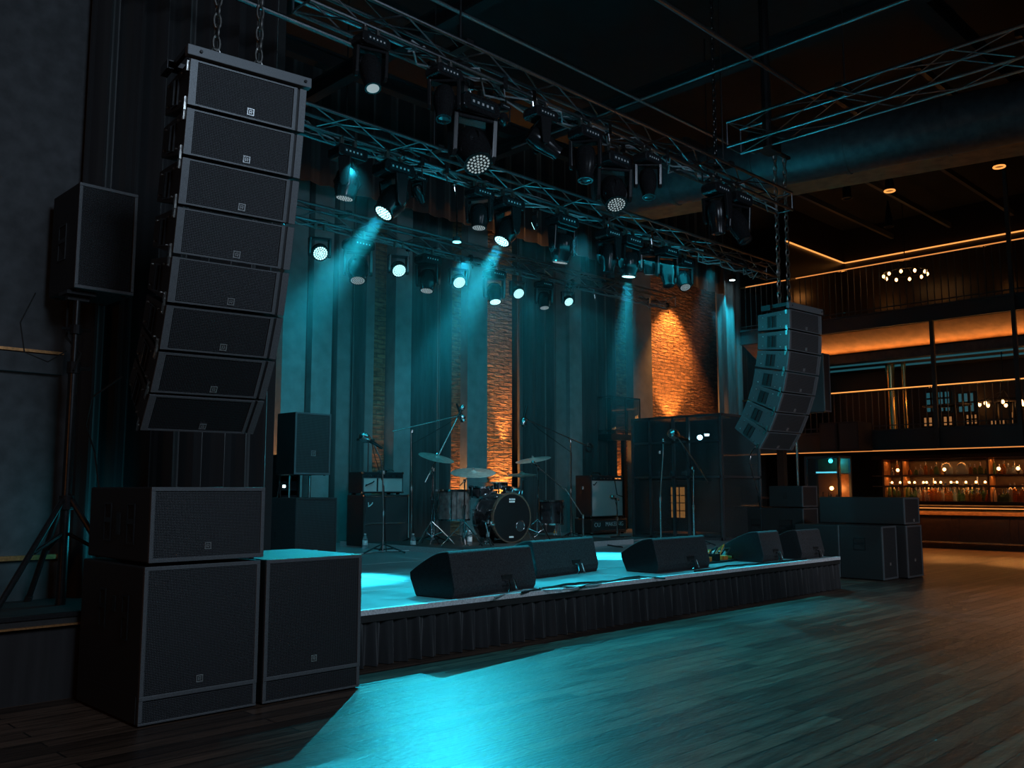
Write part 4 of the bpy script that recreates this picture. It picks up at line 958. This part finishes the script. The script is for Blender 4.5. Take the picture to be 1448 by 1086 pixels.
# stage cables
def floor_cable(pts, r, label, mat='rubber', z=SZ, group=None, seed=0):
    rnd = random.Random(seed); P = [onz(x, y, z+r+.002) for x, y in pts]; out = []
    for a_, b_ in zip(P, P[1:]):
        for k in range(6):
            q = a_.lerp(b_, k/6); out.append(q + Vector((rnd.uniform(-.03, .03), rnd.uniform(-.03, .03), 0)))
    out.append(P[-1]); return tag(part('floor_cable', MB().tube(out, r, 6), mat, None, 0, True), label, 'cable', group)
floor_cable([(492, 786), (530, 780), (600, 778), (640, 782)], .012, 'pale cable running along the stage from the left microphone stand', 'gaffer', seed=1)
floor_cable([(560, 776), (620, 780), (650, 786)], .012, 'cable curving to the corner of the drum riser', 'rubber', seed=2)
floor_cable([(740, 838), (800, 826), (860, 822), (905, 818)], .014, 'black cable on the stage lip between the wedge monitors', 'rubber', seed=3)
floor_cable([(762, 832), (820, 830), (900, 815), (940, 818)], .012, 'second black cable along the stage lip near the centre wedge', 'rubber', seed=4)
floor_cable([(700, 845), (740, 834), (790, 835), (850, 826)], .010, 'grey cable lying on the stage lip right of the nearest wedge', 'gaffer', seed=5)
floor_cable([(890, 765), (920, 762), (960, 766), (985, 762)], .016, 'cable on the stage before the glass booth', 'gaffer', seed=6)
floor_cable([(848, 768), (868, 772), (880, 774)], .014, 'short cable on the stage behind the second wedge', 'rubber', seed=7)
floor_cable([(985, 808), (1030, 800), (1085, 796), (1140, 790)], .012, 'cable running along the right part of the stage lip', 'rubber', seed=8)
# pedal clutter
pb = onz(1002, 798, SZ)
bo = thing('pedalboard', (pb.x, pb.y, SZ), 'flat pedalboard cluttered with small pedals near the right stage lip', 'pedalboard', .05)
part('board', MB().box(0, 1.5, 0, .5, .0, .03), 'black_metal', bo, .004)
rnd = random.Random(4)
for k in range(12):
    x_ = .06 + (k % 6)*.24; y_ = .05 + (k//6)*.24; a_ = part('pedal', MB().box(x_, x_+.13, y_, y_+.18, .03, .03+rnd.uniform(.05, .12)), ['orange_plastic', 'chrome', 'white', 'black_metal', 'brass', 'black_metal'][rnd.randrange(6)], bo, .004)
    part('pedal_knob', MB().lathe([(.02, .12), (.015, .15)], 8, Matrix.Translation((x_+.06, y_+.12, .0))), 'chrome', a_)
for k in range(7):
    x_ = .1 + k*.2; part('patch_cable', MB().tube([(x_, .1, .1), (x_+.05, .05, .2+.03*(k % 3)), (x_+.15, .2, .18), (x_+.2, .3, .08)], .012, 6), 'rubber' if k % 2 else 'orange_plastic', bo, 0, True)

# ------------------------------------------------------------------ right side of stage: booth, boxes
XG = 17.2
gb = thing('glass_booth', (XG, 10.88, SZ), 'tall black-framed glass booth at the right rear of the stage', 'booth')
ya, yb = 0.0, 2.40; ht = ony(893, 597, 13.4).z-SZ; ht = onx(960, 588, XG).z-SZ
fr = MB()
for y_ in (ya, .85, 1.25, 1.9, yb): fr.box(-.03, .03, y_-.03, y_+.03, 0, ht)
for z_ in (.0, 1.35 if True else 0, ht-.62, ht-.05): fr.box(-.03, .03, ya, yb, z_, z_+.05)
fr.box(0, 1.6, -.03, .03, ht-.05, ht).box(0, 1.6, -.03, .03, 0, .05).box(1.55, 1.6, -.03, .03, 0, ht).box(0, 1.6, yb-.03, yb+.03, ht-.05, ht).box(0, 1.6, -.03, .03, 1.35, 1.4)
part('booth_frame', fr, 'balcony_steel', gb)
part('glass_pane', MB().box(-.005, .005, ya, yb, .05, ht-.05).box(0, 1.55, -.005, .005, .05, ht-.05), 'glass_tint', gb)
part('back_panel', MB().box(1.5, 1.6, 0, yb, 0, ht).box(0, 1.6, yb+.0, yb+.06, 0, ht), 'black_wall', gb)
part('shelf', MB().box(.08, 1.0, .9, yb-.1, 1.30, 1.34), 'balcony_steel', gb)
part('lamp', MB().m('head_black').lathe([(.05, .06), (.07, .0)], 10, Matrix.Translation((.3, .55, ht-.42))).m('led_white').lathe([(.05, -.05), (.06, .0)], 10, Matrix.Translation((.3, .55, ht-.42))), None, gb)
part('lantern', MB().m('led_soft').box(.5, .55, 1.35, 1.7, .45, 1.15).m('balcony_steel').box(.48, .5, 1.45, 1.47, .4, 1.2).box(.48, .5, 1.57, 1.59, .4, 1.2).box(.48, .5, 1.3, 1.75, .6, .62).box(.48, .5, 1.3, 1.75, .78, .80).box(.48, .5, 1.3, 1.75, .95, .97), None, gb)
part('floor_glow_board', MB().box(.1, 1.4, .9, 2.3, .06, .10), 'bar_wood_light', gb)
for k in range(4):
    tag(part('glass_jar', MB().lathe([(.06, 0), (.07, .03), (.07, .14), (.04, .18)], 12), ['glass_clear', 'silver', 'glass_clear', 'glass_amber'][k], None, 0, True), ORD[k] + ' small glass jar from the right on the glass booth shelf', 'jar', 'jars in the booth').location = (XG+.3, 11.0+1.05+k*.35, SZ+1.341)
point('booth_light', (XG+.6, 12.4, 1.25), 12, WARM, .03)
point('booth_lamp', (XG+.2, 11.55, SZ+ht-.5), 10, (.5, .9, 1), .06)
# caged shelf over small brick base
yc = 15.6; xa = ony(864, 600, yc).x; xb = ony(905, 600, yc).x; za = ony(864, 608, yc).z; zb = ony(864, 560, yc).z
cg = thing('wire_cage_shelf', (xa, yc, za), 'dark wire cage shelf above the small glowing brick patch behind the right amplifier', 'shelf')
cm = MB().box(0, xb-xa, 0, .5, -.25, -.10)
part('shelf_board', cm, 'black_metal', cg)
w2 = xb-xa; hh_ = zb-za; wr = MB()
for x_ in (0, w2*.5, w2): wr.tube([(x_, 0, -.1), (x_, 0, hh_)], .02, 6)
for z_ in (0, hh_): wr.tube([(0, 0, z_), (w2, 0, z_), (w2, .45, z_), (0, .45, z_)], .02, 6, True)
for x_ in (0, w2): wr.tube([(x_, .45, -.1), (x_, .45, hh_)], .02, 6)
part('cage_wire', wr, 'black_metal', cg)
part('shelf_post', MB().box(w2*.52, w2*.60, .1, .2, -za+SZ, -.25).box(w2*.95, w2*1.0, .1, .2, -za+SZ, -.25), 'black_metal', cg)
part('glass_panel', MB().box(.02, w2-.02, .02, .03, 0, hh_), 'glass_tint', cg)

# rear right stack on stage
qx = Vector((18.2, 9.55, SZ))
zr1 = onx(1137, 718, 18.2).z; zr2 = onx(1137, 687, 18.2).z
rb1 = cabinet('subwoofer', (18.2, 9.55, SZ), .66, 1.75, zr1-SZ-.01, 'deep black subwoofer at the bottom of the rear right stack on stage', 'subwoofer', gmat='grille_far', handles=[(.25, .55, .15, .45), (.95, 1.25, .15, .45)], bd=(.33, .12), badge_s=.06)
rb2 = cabinet('subwoofer', (18.2, 9.55, zr1), .66, .78, zr2-zr1, 'square black subwoofer on top of the rear right stack under the pole speaker', 'subwoofer', gmat='grille_far')
part('side_handle_hole', MB().box(-.004, 0, .35, .45, .18, .32), 'rubber', rb2)
pq = onx(1166, 583, 18.5); zq = pq.z; zz1 = onx(1166, 499, 18.5).z
pp = thing('speaker_pole', (18.65, pq.y+.75, zr2), 'thin silver pole rising from the rear right stack to the loudspeaker', 'pole')
part('pole', MB().lathe([(.03, 0), (.03, zq-zr2)], 10), 'silver', pp, 0, True)
part('collar', MB().lathe([(.045, zq-zr2-.55), (.045, zq-zr2-.45)], 10).lathe([(.04, zq-zr2-.1), (.04, zq-zr2)], 10), 'black_metal', pp)
ls = cabinet('loudspeaker', (18.5, pq.y, zq+.004), .30, 1.05, zz1-zq, 'tall loudspeaker on a pole half hidden behind the small right array', 'speaker', gmat='grille_far', mat='array_paint', handles=[(.35, .55, .45, .62)])
# table with device
tb = thing('folding_table', (19.4, 11.9, SZ), 'small dark table carrying an amplifier unit at the right rear of the stage', 'table')
ztab = onx(1090, 703, 19.8).z - SZ
part('table_top', MB().box(-.1, 1.1, -.6, .9, ztab-.04, ztab), 'black_metal', tb)
for x_ in (0, 1.0):
    for y_ in (-.5, .8): part('leg', MB().box(x_-.02, x_+.02, y_-.02, y_+.02, 0, ztab-.04), 'black_metal', tb)
part('lower_shelf', MB().box(0, 1.0, -.5, .8, ztab-.26, ztab-.23), 'black_metal', tb)
dv = thing('amplifier_head', (19.55, 11.9, SZ+ztab), 'small black amplifier unit with knobs on the rear right table', 'amplifier')
part('case', MB().box(0, .5, 0, .3, .015, .34), 'black_metal', dv, .02)
for x_ in (.1, .25, .4): part('control_knob', MB().lathe([(.035, 0), (.03, .03)], 12, Matrix.Translation((x_, 0, .15)) @ Matrix.Rotation(PI/2, 4, 'X')), 'silver', dv)
part('top_handle', MB().tube([(.1, .15, .34), (.12, .15, .39), (.38, .15, .39), (.4, .15, .34)], .012, 6), 'silver', dv)

# right subs on the floor
A = dict(mat='cabinet', gmat='grille_far', t=.035, badge_s=.05)
zA = onz(1250, 822, 0); hA = .95
cabinet('subwoofer', (16.05, 6.94, 0), .60, .78, hA, 'front black subwoofer at the floor right of the stage, left column', 'subwoofer', handles=[(.30, .52, .52, .74)], bd=(.3, .28), **A)
cabinet('subwoofer', (16.05, 7.74, 0), .60, .85, hA, 'black subwoofer directly behind the front one, touching the stage side', 'subwoofer', handles=[(.40, .60, .40, .62)], **A)
cabinet('subwoofer', (16.76, 6.80, 0), .68, 1.3, hA, 'black subwoofer at the right end of the row on the dance floor', 'subwoofer', bd=(.34, .32), **A)
cabinet('subwoofer', (16.76, 6.82, hA+.004), .68, 1.62, .50, 'long black subwoofer lying on top at the right end of the floor row', 'subwoofer', bd=(.42, .08), **A)

# ------------------------------------------------------------------ bar and balconies
XB = 26.0
# counter
bar = thing('bar_counter', (XB, 8, 0), 'long dark wooden bar counter with a glowing warm strip under its top', 'bar')
part('counter_front', MB().box(.1, .9, -9, 4.2, .0, 1.02), 'bar_wood', bar)
part('counter_top', MB().box(-.12, 1.0, -9.1, 4.3, 1.10, 1.16), 'bar_wood', bar, .01)
part('front_ledge', MB().box(-.02, .1, -9.05, 4.25, .90, 1.0), 'bar_wood_light', bar, .01)
part('light_strip', MB().box(-.10, -.07, -9.05, 4.25, 1.085, 1.10), 'led_warm', bar)
part('foot_rail', MB().tube([(-.12, -9, .18), (-.12, 4.2, .18)], .025, 8), 'silver', bar)
pn = MB()
for k in range(9):
    y_ = -8.8 + k*1.45
    pn.box(.08, .1, y_, y_+.04, .1, .88).box(.08, .1, y_+1.25, y_+1.29, .1, .88).box(.08, .1, y_, y_+1.29, .08, .12).box(.08, .1, y_, y_+1.29, .84, .88)
part('panel_moulding', pn, 'bar_wood', bar)
strip('bar_strip_glow', (XB-.2, 7.5, 1.06), (XB+.1, 7.5, .85), 9, .05, 12, WARM)
# back bar
XS = 28.2
bb = thing('back_bar_shelves', (XS, 8, 0), 'dark wooden back bar with glowing shelves of bottles', 'shelves')
def zx(py): return onx(1340, py, XS).z
zs = [zx(709), zx(686.5), zx(671), zx(648)]
part('back_panel', MB().box(.5, .56, -8, 4.4, .0, zs[3]+.1), 'bar_wood', bb)
part('cabinet_base', MB().box(-.1, .5, -8, 4.4, 0, zs[0]-.04), 'bar_wood', bb)
for z_ in zs[:3]: part('shelf', MB().box(0, .5, -8, 4.4, z_-.04, z_), 'bar_wood', bb)
part('cornice', MB().box(-.05, .5, -8, 4.4, zs[3], zs[3]+.12), 'bar_wood', bb)
def ys(px): return onx(px, 680, XS).y - 8
for px in (1249.6, 1276, 1398, 1530): part('upright', MB().box(-.02, .5, ys(px)-.03, ys(px)+.03, zs[0], zs[3]), 'bar_wood_light', bb)
for z_ in (zs[1], zs[2]): part('shelf_edge', MB().box(-.015, 0, -8, 4.4, z_-.035, z_-.01), 'bar_wood_light', bb)
for k, z_ in enumerate(zs[1:]): strip('shelf_glow', (XS+.2, 8.5, z_-.06), (XS+.25, 8.5, 0), 7, .08, 26, WARM)
# bottles
BM = []
def bmesh_bottle(prof, mats, seg=10):
    mb = MB()
    for (a_, b_, mt) in mats: mb.m(mt).lathe(prof[a_:b_], seg)
    return mb.mesh('bottle')
shapes = [[(.035, 0), (.04, .01), (.04, .19), (.014, .24), (.013, .30), (.016, .32)],
          [(.045, 0), (.05, .01), (.05, .13), (.02, .19), (.016, .25), (.02, .27)],
          [(.03, 0), (.033, .01), (.03, .22), (.012, .26), (.012, .34), (.015, .35)],
          [(.05, 0), (.055, .02), (.05, .10), (.018, .15), (.016, .2), (.022, .215)]]
for sh_ in shapes:
    for gm in ('glass_amber', 'glass_clear', 'glass_green'):
        BM.append(bmesh_bottle(sh_, [(0, 4, gm), (3, 6, 'silver')]))
rnd = random.Random(11)
KINDB = [a_ + b_ for a_ in ('slim ', 'squat ', 'tall thin ', 'small round ') for b_ in ('amber', 'clear', 'green')]
def row(pxs, z_, dx, labelbase, group, sc_=1.5):
    for n_, px in enumerate(pxs):
        y_ = onx(px, 680, XS).y; b_ = rnd.randrange(len(BM))
        o = link('liquor_bottle', BM[b_], None, 0, True); s = sc_*rnd.uniform(.85, 1.15)
        o.location = (XS+dx+rnd.uniform(-.03, .03), y_, z_); o.scale = (s, s, s); tag(o, KINDB[b_] + ' bottle, ' + ORD[n_] + ' from left ' + labelbase, 'bottle', group)
def spread(a_, b_, st): 
    out = []; x_ = a_
    while x_ < b_: out.append(x_); x_ += st*rnd.uniform(.85, 1.25)
    return out
row(spread(1254, 1274, 6), zs[0], .2, 'on the counter of the leftmost back bar bay', 'bottles in the leftmost bay')
row(spread(1280, 1396, 5.2), zs[0], .15, 'in the front counter row, middle bay', 'bottles on the middle counter')
row(spread(1282, 1396, 6.5), zs[0], .36, 'in the second counter row, middle bay', 'rear bottles on the middle counter', 1.8)
row(spread(1402, 1446, 5.2), zs[0], .2, 'on the counter of the right bay', 'bottles in the right bay')
row([1259, 1266], zs[2], .2, 'on the top shelf, leftmost bay', 'top shelf bottles left bay', 1.2)
row(spread(1284, 1330, 7), zs[2], .2, 'on the top shelf left of the glass domes', 'top shelf bottles middle bay', 1.3)
row(spread(1370, 1394, 7), zs[2], .2, 'on the top shelf right of the domes', 'top shelf bottles right of domes', 1.2)
row(spread(1404, 1446, 6.5), zs[2], .2, 'on the top shelf of the right bay', 'top shelf bottles right bay', 1.3)
for px, lab in ((1336, 'left glass dome on the top shelf of the back bar'), (1358, 'right glass dome on the top shelf of the back bar')):
    o = part('glass_dome', MB().lathe([(.17, 0), (.17, .20), (.14, .28), (.07, .34), (.01, .36)], 20), 'glass_clear', None, 0, True); o.location = (XS+.2, onx(px, 680, XS).y, zs[2]+.002); tag(o, lab, 'glass dome')
for k, px in enumerate((1259, 1270.5, 1283.5, 1291, 1303.5, 1308, 1320, 1328, 1342.6, 1351, 1363.7, 1378, 1391)):
    z_ = zs[1]
    T = thing('candle_lamp', (XS+.12, onx(px, 680, XS).y, z_), 'glowing candle lamp, ' + ORD[k] + ' from the left on the middle shelf of the back bar', 'lamp', 0, 'candle lamps on the middle shelf')
    part('glass_cup', MB().lathe([(.045, 0), (.055, .01), (.055, .06), (.05, .065)], 12), 'brass', T, 0, True)
    part('bulb', MB().lathe([(.012, .06), (.03, .08), (.034, .10), (.014, .13)], 10), 'bulb_warm', T, 0, True)
for px, lab in ((1269.5, 'glowing lamp on the top shelf of the leftmost bay'), (1412.5, 'left glowing lamp on the top shelf of the right bay'), (1440, 'right glowing lamp on the top shelf of the right bay'), (1335.5, 'glowing lamp in the left glass dome of the back bar')):
    T = thing('candle_lamp', (XS+.04, onx(px, 680, XS).y, zs[2]), lab, 'lamp')
    part('glass_cup', MB().lathe([(.03, 0), (.04, .10)], 12), 'brass', T); part('bulb', MB().lathe([(.012, .10), (.045, .13), (.05, .16), (.02, .2)], 10), 'bulb_warm', T, 0, True)

# glass fridge cabinet left of the bar
XC = 22.6
yf0 = onx(1188, 700, XC).y; yf1 = onx(1141, 700, XC).y; zf0 = 0; zf1 = onx(1165, 648, XC).z
fg = thing('glass_display_cabinet', (XC, yf0, 0), 'glass display cabinet with a teal-lit shelf left of the bar', 'cabinet')
W_ = yf1-yf0
fr = MB()
for y_ in (0, W_): fr.box(-.03, .03, y_-.03, y_+.03, 0, zf1).box(.6, .66, y_-.03, y_+.03, 0, zf1)
fr.box(-.03, .66, -.03, W_+.03, zf1, zf1+.06).box(-.03, .66, -.03, W_+.03, 0, .1)
part('cabinet_frame', fr, 'balcony_steel', fg)
part('silver_post', MB().box(-.07, -.03, -.04, .02, .0, zf1+.02), 'silver', fg)
part('glass_pane', MB().box(-.006, .006, .03, W_-.03, .1, zf1), 'glass_tint', fg)
part('back_panel', MB().box(.62, .64, .03, W_-.03, .1, zf1), 'bar_wood_light', fg)
zf = [onx(1165, y_, XC).z for y_ in (715, 668)]
part('shelf', MB().box(.03, .6, .03, W_-.03, zf[0]-.02, zf[0]).box(.03, .6, .03, W_-.03, zf[1]-.04, zf[1]-.02), 'balcony_steel', fg)
part('light_tube', MB().box(.05, .08, .1, W_*.72, zf[1]-.02, zf[1]+.02), 'led_teal', fg)
for k in range(7):
    o = link('liquor_bottle', BM[rnd.randrange(len(BM))], None, 0, True); o.location = (XC+.2+.1*(k % 2), yf0+.12+k*W_*.12, zf[0]+.002); o.scale = (1.1,)*3
    tag(o, ORD[k] + ' bottle from the right on the lower shelf of the glass display cabinet', 'bottle', 'bottles in the display cabinet')
point('cabinet_warm', (XC+.3, yf0+W_*.4, zf[0]+.45), 9, WARM, .05); point('cabinet_teal', (XC+.3, yf0+W_*.4, zf[1]+.3), 5, TEAL, .05)
struct('trim_40', MB().box(23.4, 23.6, 12.8, 13.0, 0, 2.7), 'black_wall')

# balconies
def balcony(x, ya_, yb_, zlo, zhi, rail, label, name, lowled=True):
    T = thing(name, (x, (ya_+yb_)/2, zlo), label, 'balcony'); a_, b_ = ya_-T.location.y, yb_-T.location.y; h = zhi-zlo; rh = rail-zlo
    part('fascia', MB().box(0, .12, a_, b_, 0, h), 'balcony_steel', T)
    part('fascia_flange', MB().box(-.05, .12, a_, b_, h-.05, h).box(-.05, .12, a_, b_, 0, .05), 'balcony_steel', T)
    part('balcony_floor', MB().box(.12, 31-x-.01, a_, b_, h-.15, h-.02), 'black_wall', T)
    part('handrail', MB().box(-.02, .06, a_, b_, rh-.06, rh), 'brass', T, .01)
    part('lower_rail', MB().box(0, .04, a_, b_, h+.10, h+.13), 'balcony_steel', T)
    n = min(96, int((b_-a_)/.19))
    for k in range(n+1):
        y_ = a_+.02+(b_-a_-.04)*k/n; part('baluster', MB().box(.005, .03, y_-.0125, y_+.0125, h, rh-.06), 'balcony_steel', T)
    if lowled: part('light_strip', MB().box(-.03, .02, a_, b_, -.03, -.005), 'led_soft', T)
    return T
def zat(px, py, X=XB): return onx(px, py, X).z
B1 = balcony(XB, 2.5, 15.6, 2.72, 3.31, 4.48, 'lower balcony above the bar with dark steel fascia and slim bars', 'balcony_lower')
part('handrail_light', MB().box(-.03, -.02, -6.5, 6.0, 4.50-2.72-.05, 4.50-2.72-.02), 'led_warm', B1)
B2 = balcony(XB, 2.5, 15.6, 6.28, 6.75, 8.20, 'upper balcony with slim dark bars near the ceiling at right', 'balcony_upper', False)
part('handrail_light', MB().box(-.03, -.02, -6.5, 6.3, 8.20-6.28-.05, 8.20-6.28-.02), 'led_soft', B2)
# cove under the upper balcony
cv = thing('light_cove', (XB+.3, 8.8, 5.55), 'warm glowing cove along the underside of the upper balcony', 'cove')
part('cove_lip', MB().box(.52, .60, -6.2, 6.8, -.05, .16).box(.52, 3.05, -6.2, 6.8, -.10, -.05), 'duct_metal', cv)
part('teal_light_panel', MB().box(.9, 1.15, -6.0, 6.6, -.12, -.10).box(1.9, 2.2, -6.0, 6.6, -.12, -.10), 'window_teal', cv)  # dim glowing strips imitate a teal reflection on the lounge ceiling
part('cove_panel', MB().prism([(-.18, .73), (.85, .25), (.85, .31), (-.18, .79)], -6.2, 6.8, 'y'), 'soffit', cv)
strip('cove_light', (XB+.3+.70, 9.0, 5.66), (XB+.3+.1, 9.0, 6.3), 12.5, .06, 60, WARM)
# pillars on the balcony line
for px, X, z0_, z1_, lab in ((1323, XB-.068, 2.72, 6.28, 'slim dark steel post in front of the lower balcony'), (1441, XB-.068, 2.72, CEIL-.01, 'dark steel post at the right edge running up past both balconies')):
    p = onx(px, 560, X); o = part('steel_post', MB().box(-.05, .05, -.05, .05, 0, z1_-z0_), 'balcony_steel'); o.location = (X-.02, p.y, z0_); tag(o, lab, 'post')
p = onx(1187, 660, XB-.3)
# dark speaker boxes on lower fascia
for a_, b_, lab in ((1158, 1184, 'left of the two dark boxes fixed at the lower balcony edge'), (1185, 1215, 'right of the two dark boxes fixed at the lower balcony edge')):
    X = 24.9; y1_, y0_ = onx(a_, 620, X).y, onx(b_, 620, X).y; z1_, z0_ = zat(1185, 597, X), zat(1185, 637, X)
    T = thing('balcony_box', (X, y0_, z0_), lab, 'box'); part('box_body', MB().box(0, .9, .02, y1_-y0_-.02, 0, z1_-z0_), 'carpet_cab', T, .01); part('box_front', MB().box(-.01, 0, .06, y1_-y0_-.06, .05, z1_-z0_-.05), 'grille_far', T)
    part('mount_bracket', MB().box(.9, XB-X-.05, .2, .3, .1, .2), 'black_metal', T)
# interior of lower balcony: back wall, columns, windows
struct('wall_lounge_lower', MB().box(29.4, 29.5, 2.5, 16, 3.3, 6.1), 'lounge_wall')
struct('wall_lounge_upper', MB().box(29.4, 29.5, 2.5, 16, 6.75, CEIL), 'lounge_wall')
XL = 29.3
def yl(px, X=XL): return onx(px, 560, X).y
def zl(px, py, X=XL): return onx(px, py, X).z
nw = 0
def lounge_window(px0_, px1_, py0_, py1_, mat, cols=3, rows=4):
    global nw; nw += 1
    ya_, yb_ = yl(px1_), yl(px0_); z1_, z0_ = zl(px0_, py0_), zl(px0_, py1_)
    o = struct('window_%d' % nw, MB().box(XL, XL+.05, ya_, yb_, z0_, z1_), mat)
    f = MB()
    for k in range(cols+1): y_ = ya_+(yb_-ya_)*k/cols; f.box(XL-.05, XL, y_-.025, y_+.025, z0_, z1_)
    for k in range(rows+1): z_ = z0_+(z1_-z0_)*k/rows; f.box(XL-.05, XL, ya_, yb_, z_-.025, z_+.025)
    fo = part('window_frame', f, 'black_wall', o)
lounge_window(1308, 1344, 555, 584, 'window_teal', 4, 3); lounge_window(1304, 1346, 590, 618, 'window_warm', 6, 2)
lounge_window(1354, 1378, 556, 584, 'window_teal', 3, 2); lounge_window(1364, 1381, 586, 616, 'window_warm', 3, 4)
lounge_window(1398, 1420, 594, 618, 'window_warm', 4, 3); lounge_window(1428, 1446, 582, 612, 'window_warm', 4, 3)
for px, r_, lab in ((1262, .14, 'wide golden round column on the lower balcony'), (1281, .07, 'slim golden column right of the wide one on the lower balcony')):
    X = 28.0; o = part('golden_column', MB().lathe([(r_, 0), (r_, 2.5)], 24), 'brass', None, 0, True); o.location = (X, onx(px, 590, X).y, 3.29); tag(o, lab, 'column')
point('lounge_warm', (27.6, 10.2, 4.3), 9, WARM, .1); point('lounge_warm_2', (28.2, 7.6, 4.6), 9, WARM, .1)
point('upper_lounge_warm', (27.6, 12.8, 7.9), 6, WARM, .1); point('upper_lounge_warm_2', (28.3, 8.8, 7.8), 2, WARM, .1)
# lounge furniture silhouettes
for k, px in enumerate((1330, 1352, 1412, 1436)):
    X = 27.6; p = onx(px, 610, X); T = thing('lounge_table', (X, p.y, 3.29), 'dark round lounge table on the lower balcony, number of its kind hidden by rails' if False else ['dark round table on the lower balcony behind the steel post', 'dark round table on the lower balcony before the bright door window', 'dark round table on the lower balcony under the chandelier left side', 'dark round table on the lower balcony near the right edge'][k], 'table')
    part('table_top', MB().lathe([(.45, .72), (.45, .76)], 20), 'bar_wood', T); part('pedestal', MB().lathe([(.25, 0), (.05, .03), (.04, .72)], 14), 'black_metal', T)
# chandeliers
def chandelier(c, R_, n, label, drop):
    T = thing('chandelier', c, label, 'chandelier')
    part('ring', MB().tube([(R_*math.cos(2*PI*k/24), R_*math.sin(2*PI*k/24), 0) for k in range(24)], .018, 6, True), 'black_metal', T)
    part('stem', MB().tube([(0, 0, 0), (0, 0, drop)], .015, 6).tube([(-R_, 0, 0), (0, 0, .3), (R_, 0, 0)], .01, 6).tube([(0, -R_, 0), (0, 0, .3), (0, R_, 0)], .01, 6), 'black_metal', T)
    for k in range(n):
        a_ = 2*PI*(k+.3)/n; M = Matrix.Translation((R_*math.cos(a_), R_*math.sin(a_), -.10))
        h_ = part('lamp_holder', MB().lathe([(.02, .06), (.02, .10)], 8, M), 'brass', T); part('bulb', MB().lathe([(.01, -.05), (.04, -.02), (.045, .02), (.02, .06)], 10, M), 'bulb_warm', h_, 0, True)
    point('chandelier_light', Vector(c)-Vector((0, 0, .3)), 4, WARM, .2)
p = onx(1280, 385, 27.8); chandelier((27.8, p.y, p.z), .62, 10, 'round chandelier of ten warm bulbs behind the upper balcony bars', CEIL-p.z)
p = onx(1420, 566, 27.6); chandelier((27.6, p.y, p.z), .62, 8, 'round chandelier of warm bulbs over the lower balcony at right', 5.9-p.z if 5.9 > p.z else .5)
# LED lines on the upper back wall and side
q0 = onx(1192, 371, 29.2); q1 = onx(1448, 329, 29.2)
tag(part('light_line', MB().box(29.3, 29.36, 3.0, q0.y, q0.z-.018, q0.z+.012), 'led_warm'), 'long warm light line running along the upper lounge wall', 'light strip')
tag(part('light_line', MB().box(25.4, 29.3, q0.y, q0.y+.05, q0.z-.018, q0.z+.012), 'led_warm'), 'short warm light line meeting the long one at the lounge corner', 'light strip')
struct('wall_lounge_side', MB().box(25.6, 29.4, q0.y+.06, q0.y+.2, 6.75, CEIL), 'lounge_wall')
# ring downlights in the lounge ceiling
for px, py, lab, on in ((1258, 270, 'bright ring downlight in the dark ceiling above the upper balcony', 1), (1413, 236, 'second ring downlight in the dark ceiling near the right edge', 1), (1257, 320, 'unlit ring downlight left of the bright ones' if False else 'dim ring fitting in the ceiling just above the light line', 0), (1198, 280, 'dim ring fitting in the ceiling left of the bright ring', 0)):
    p = onz(px, py, 9.6); pts = [(.13*math.cos(2*PI*k/20), .13*math.sin(2*PI*k/20), 0) for k in range(20)]
    T = thing('ring_downlight', p, lab, 'lamp'); part('ring', MB().tube(pts, .022, 6, True), 'led_warm' if on else 'black_metal', T, 0, True); part('housing', MB().lathe([(.12, .02), (.12, .2), (.02, CEIL-9.6)], 16), 'black_metal', T)
for k, y_ in enumerate((4.6, 6.4, 8.2, 10.0, 11.8)):
    tag(part('lounge_ceiling_rail', MB().box(17.5, 29.3, y_, y_+.10, 9.75, 9.9), 'balcony_steel'), ['glossy dark ceiling rail over the upper balcony, the first from the right', 'glossy dark ceiling rail over the upper balcony, second from the right', 'glossy dark ceiling rail over the upper balcony, the middle one', 'glossy dark ceiling rail over the upper balcony, second from the left', 'glossy dark ceiling rail over the upper balcony, the leftmost'][k], 'rail')

# ------------------------------------------------------------------ stage haze
def haze():
    # haze hangs under the rig and thins out towards the deck
    m = bpy.data.materials.new('haze'); m.use_nodes = True; nt = m.node_tree; nt.nodes.clear()
    out = nt.nodes.new('ShaderNodeOutputMaterial'); v = nt.nodes.new('ShaderNodeVolumeScatter')
    v.inputs['Anisotropy'].default_value = .25; v.inputs['Color'].default_value = (.85, .95, 1, 1)
    t = nt.nodes.new('ShaderNodeTexCoord'); sp_ = nt.nodes.new('ShaderNodeSeparateXYZ'); nt.links.new(t.outputs['Object'], sp_.inputs[0])
    mr = nt.nodes.new('ShaderNodeMapRange'); mr.interpolation_type = 'SMOOTHSTEP'; nt.links.new(sp_.outputs['Z'], mr.inputs['Value'])
    mr.inputs['From Min'].default_value = 1.6; mr.inputs['From Max'].default_value = 5.6; mr.inputs['To Min'].default_value = 0; mr.inputs['To Max'].default_value = .0055
    nt.links.new(mr.outputs[0], v.inputs['Density'])
    nt.links.new(v.outputs[0], out.inputs['Volume']); MATS['haze'] = m
    o = part('stage_haze', MB().box(5.6, 19, 8.9, 15.2, 1.6, 6.3), 'haze')
    tag(o, 'thin teal-lit haze hanging over the stage', 'haze', None, 'stuff')
haze()
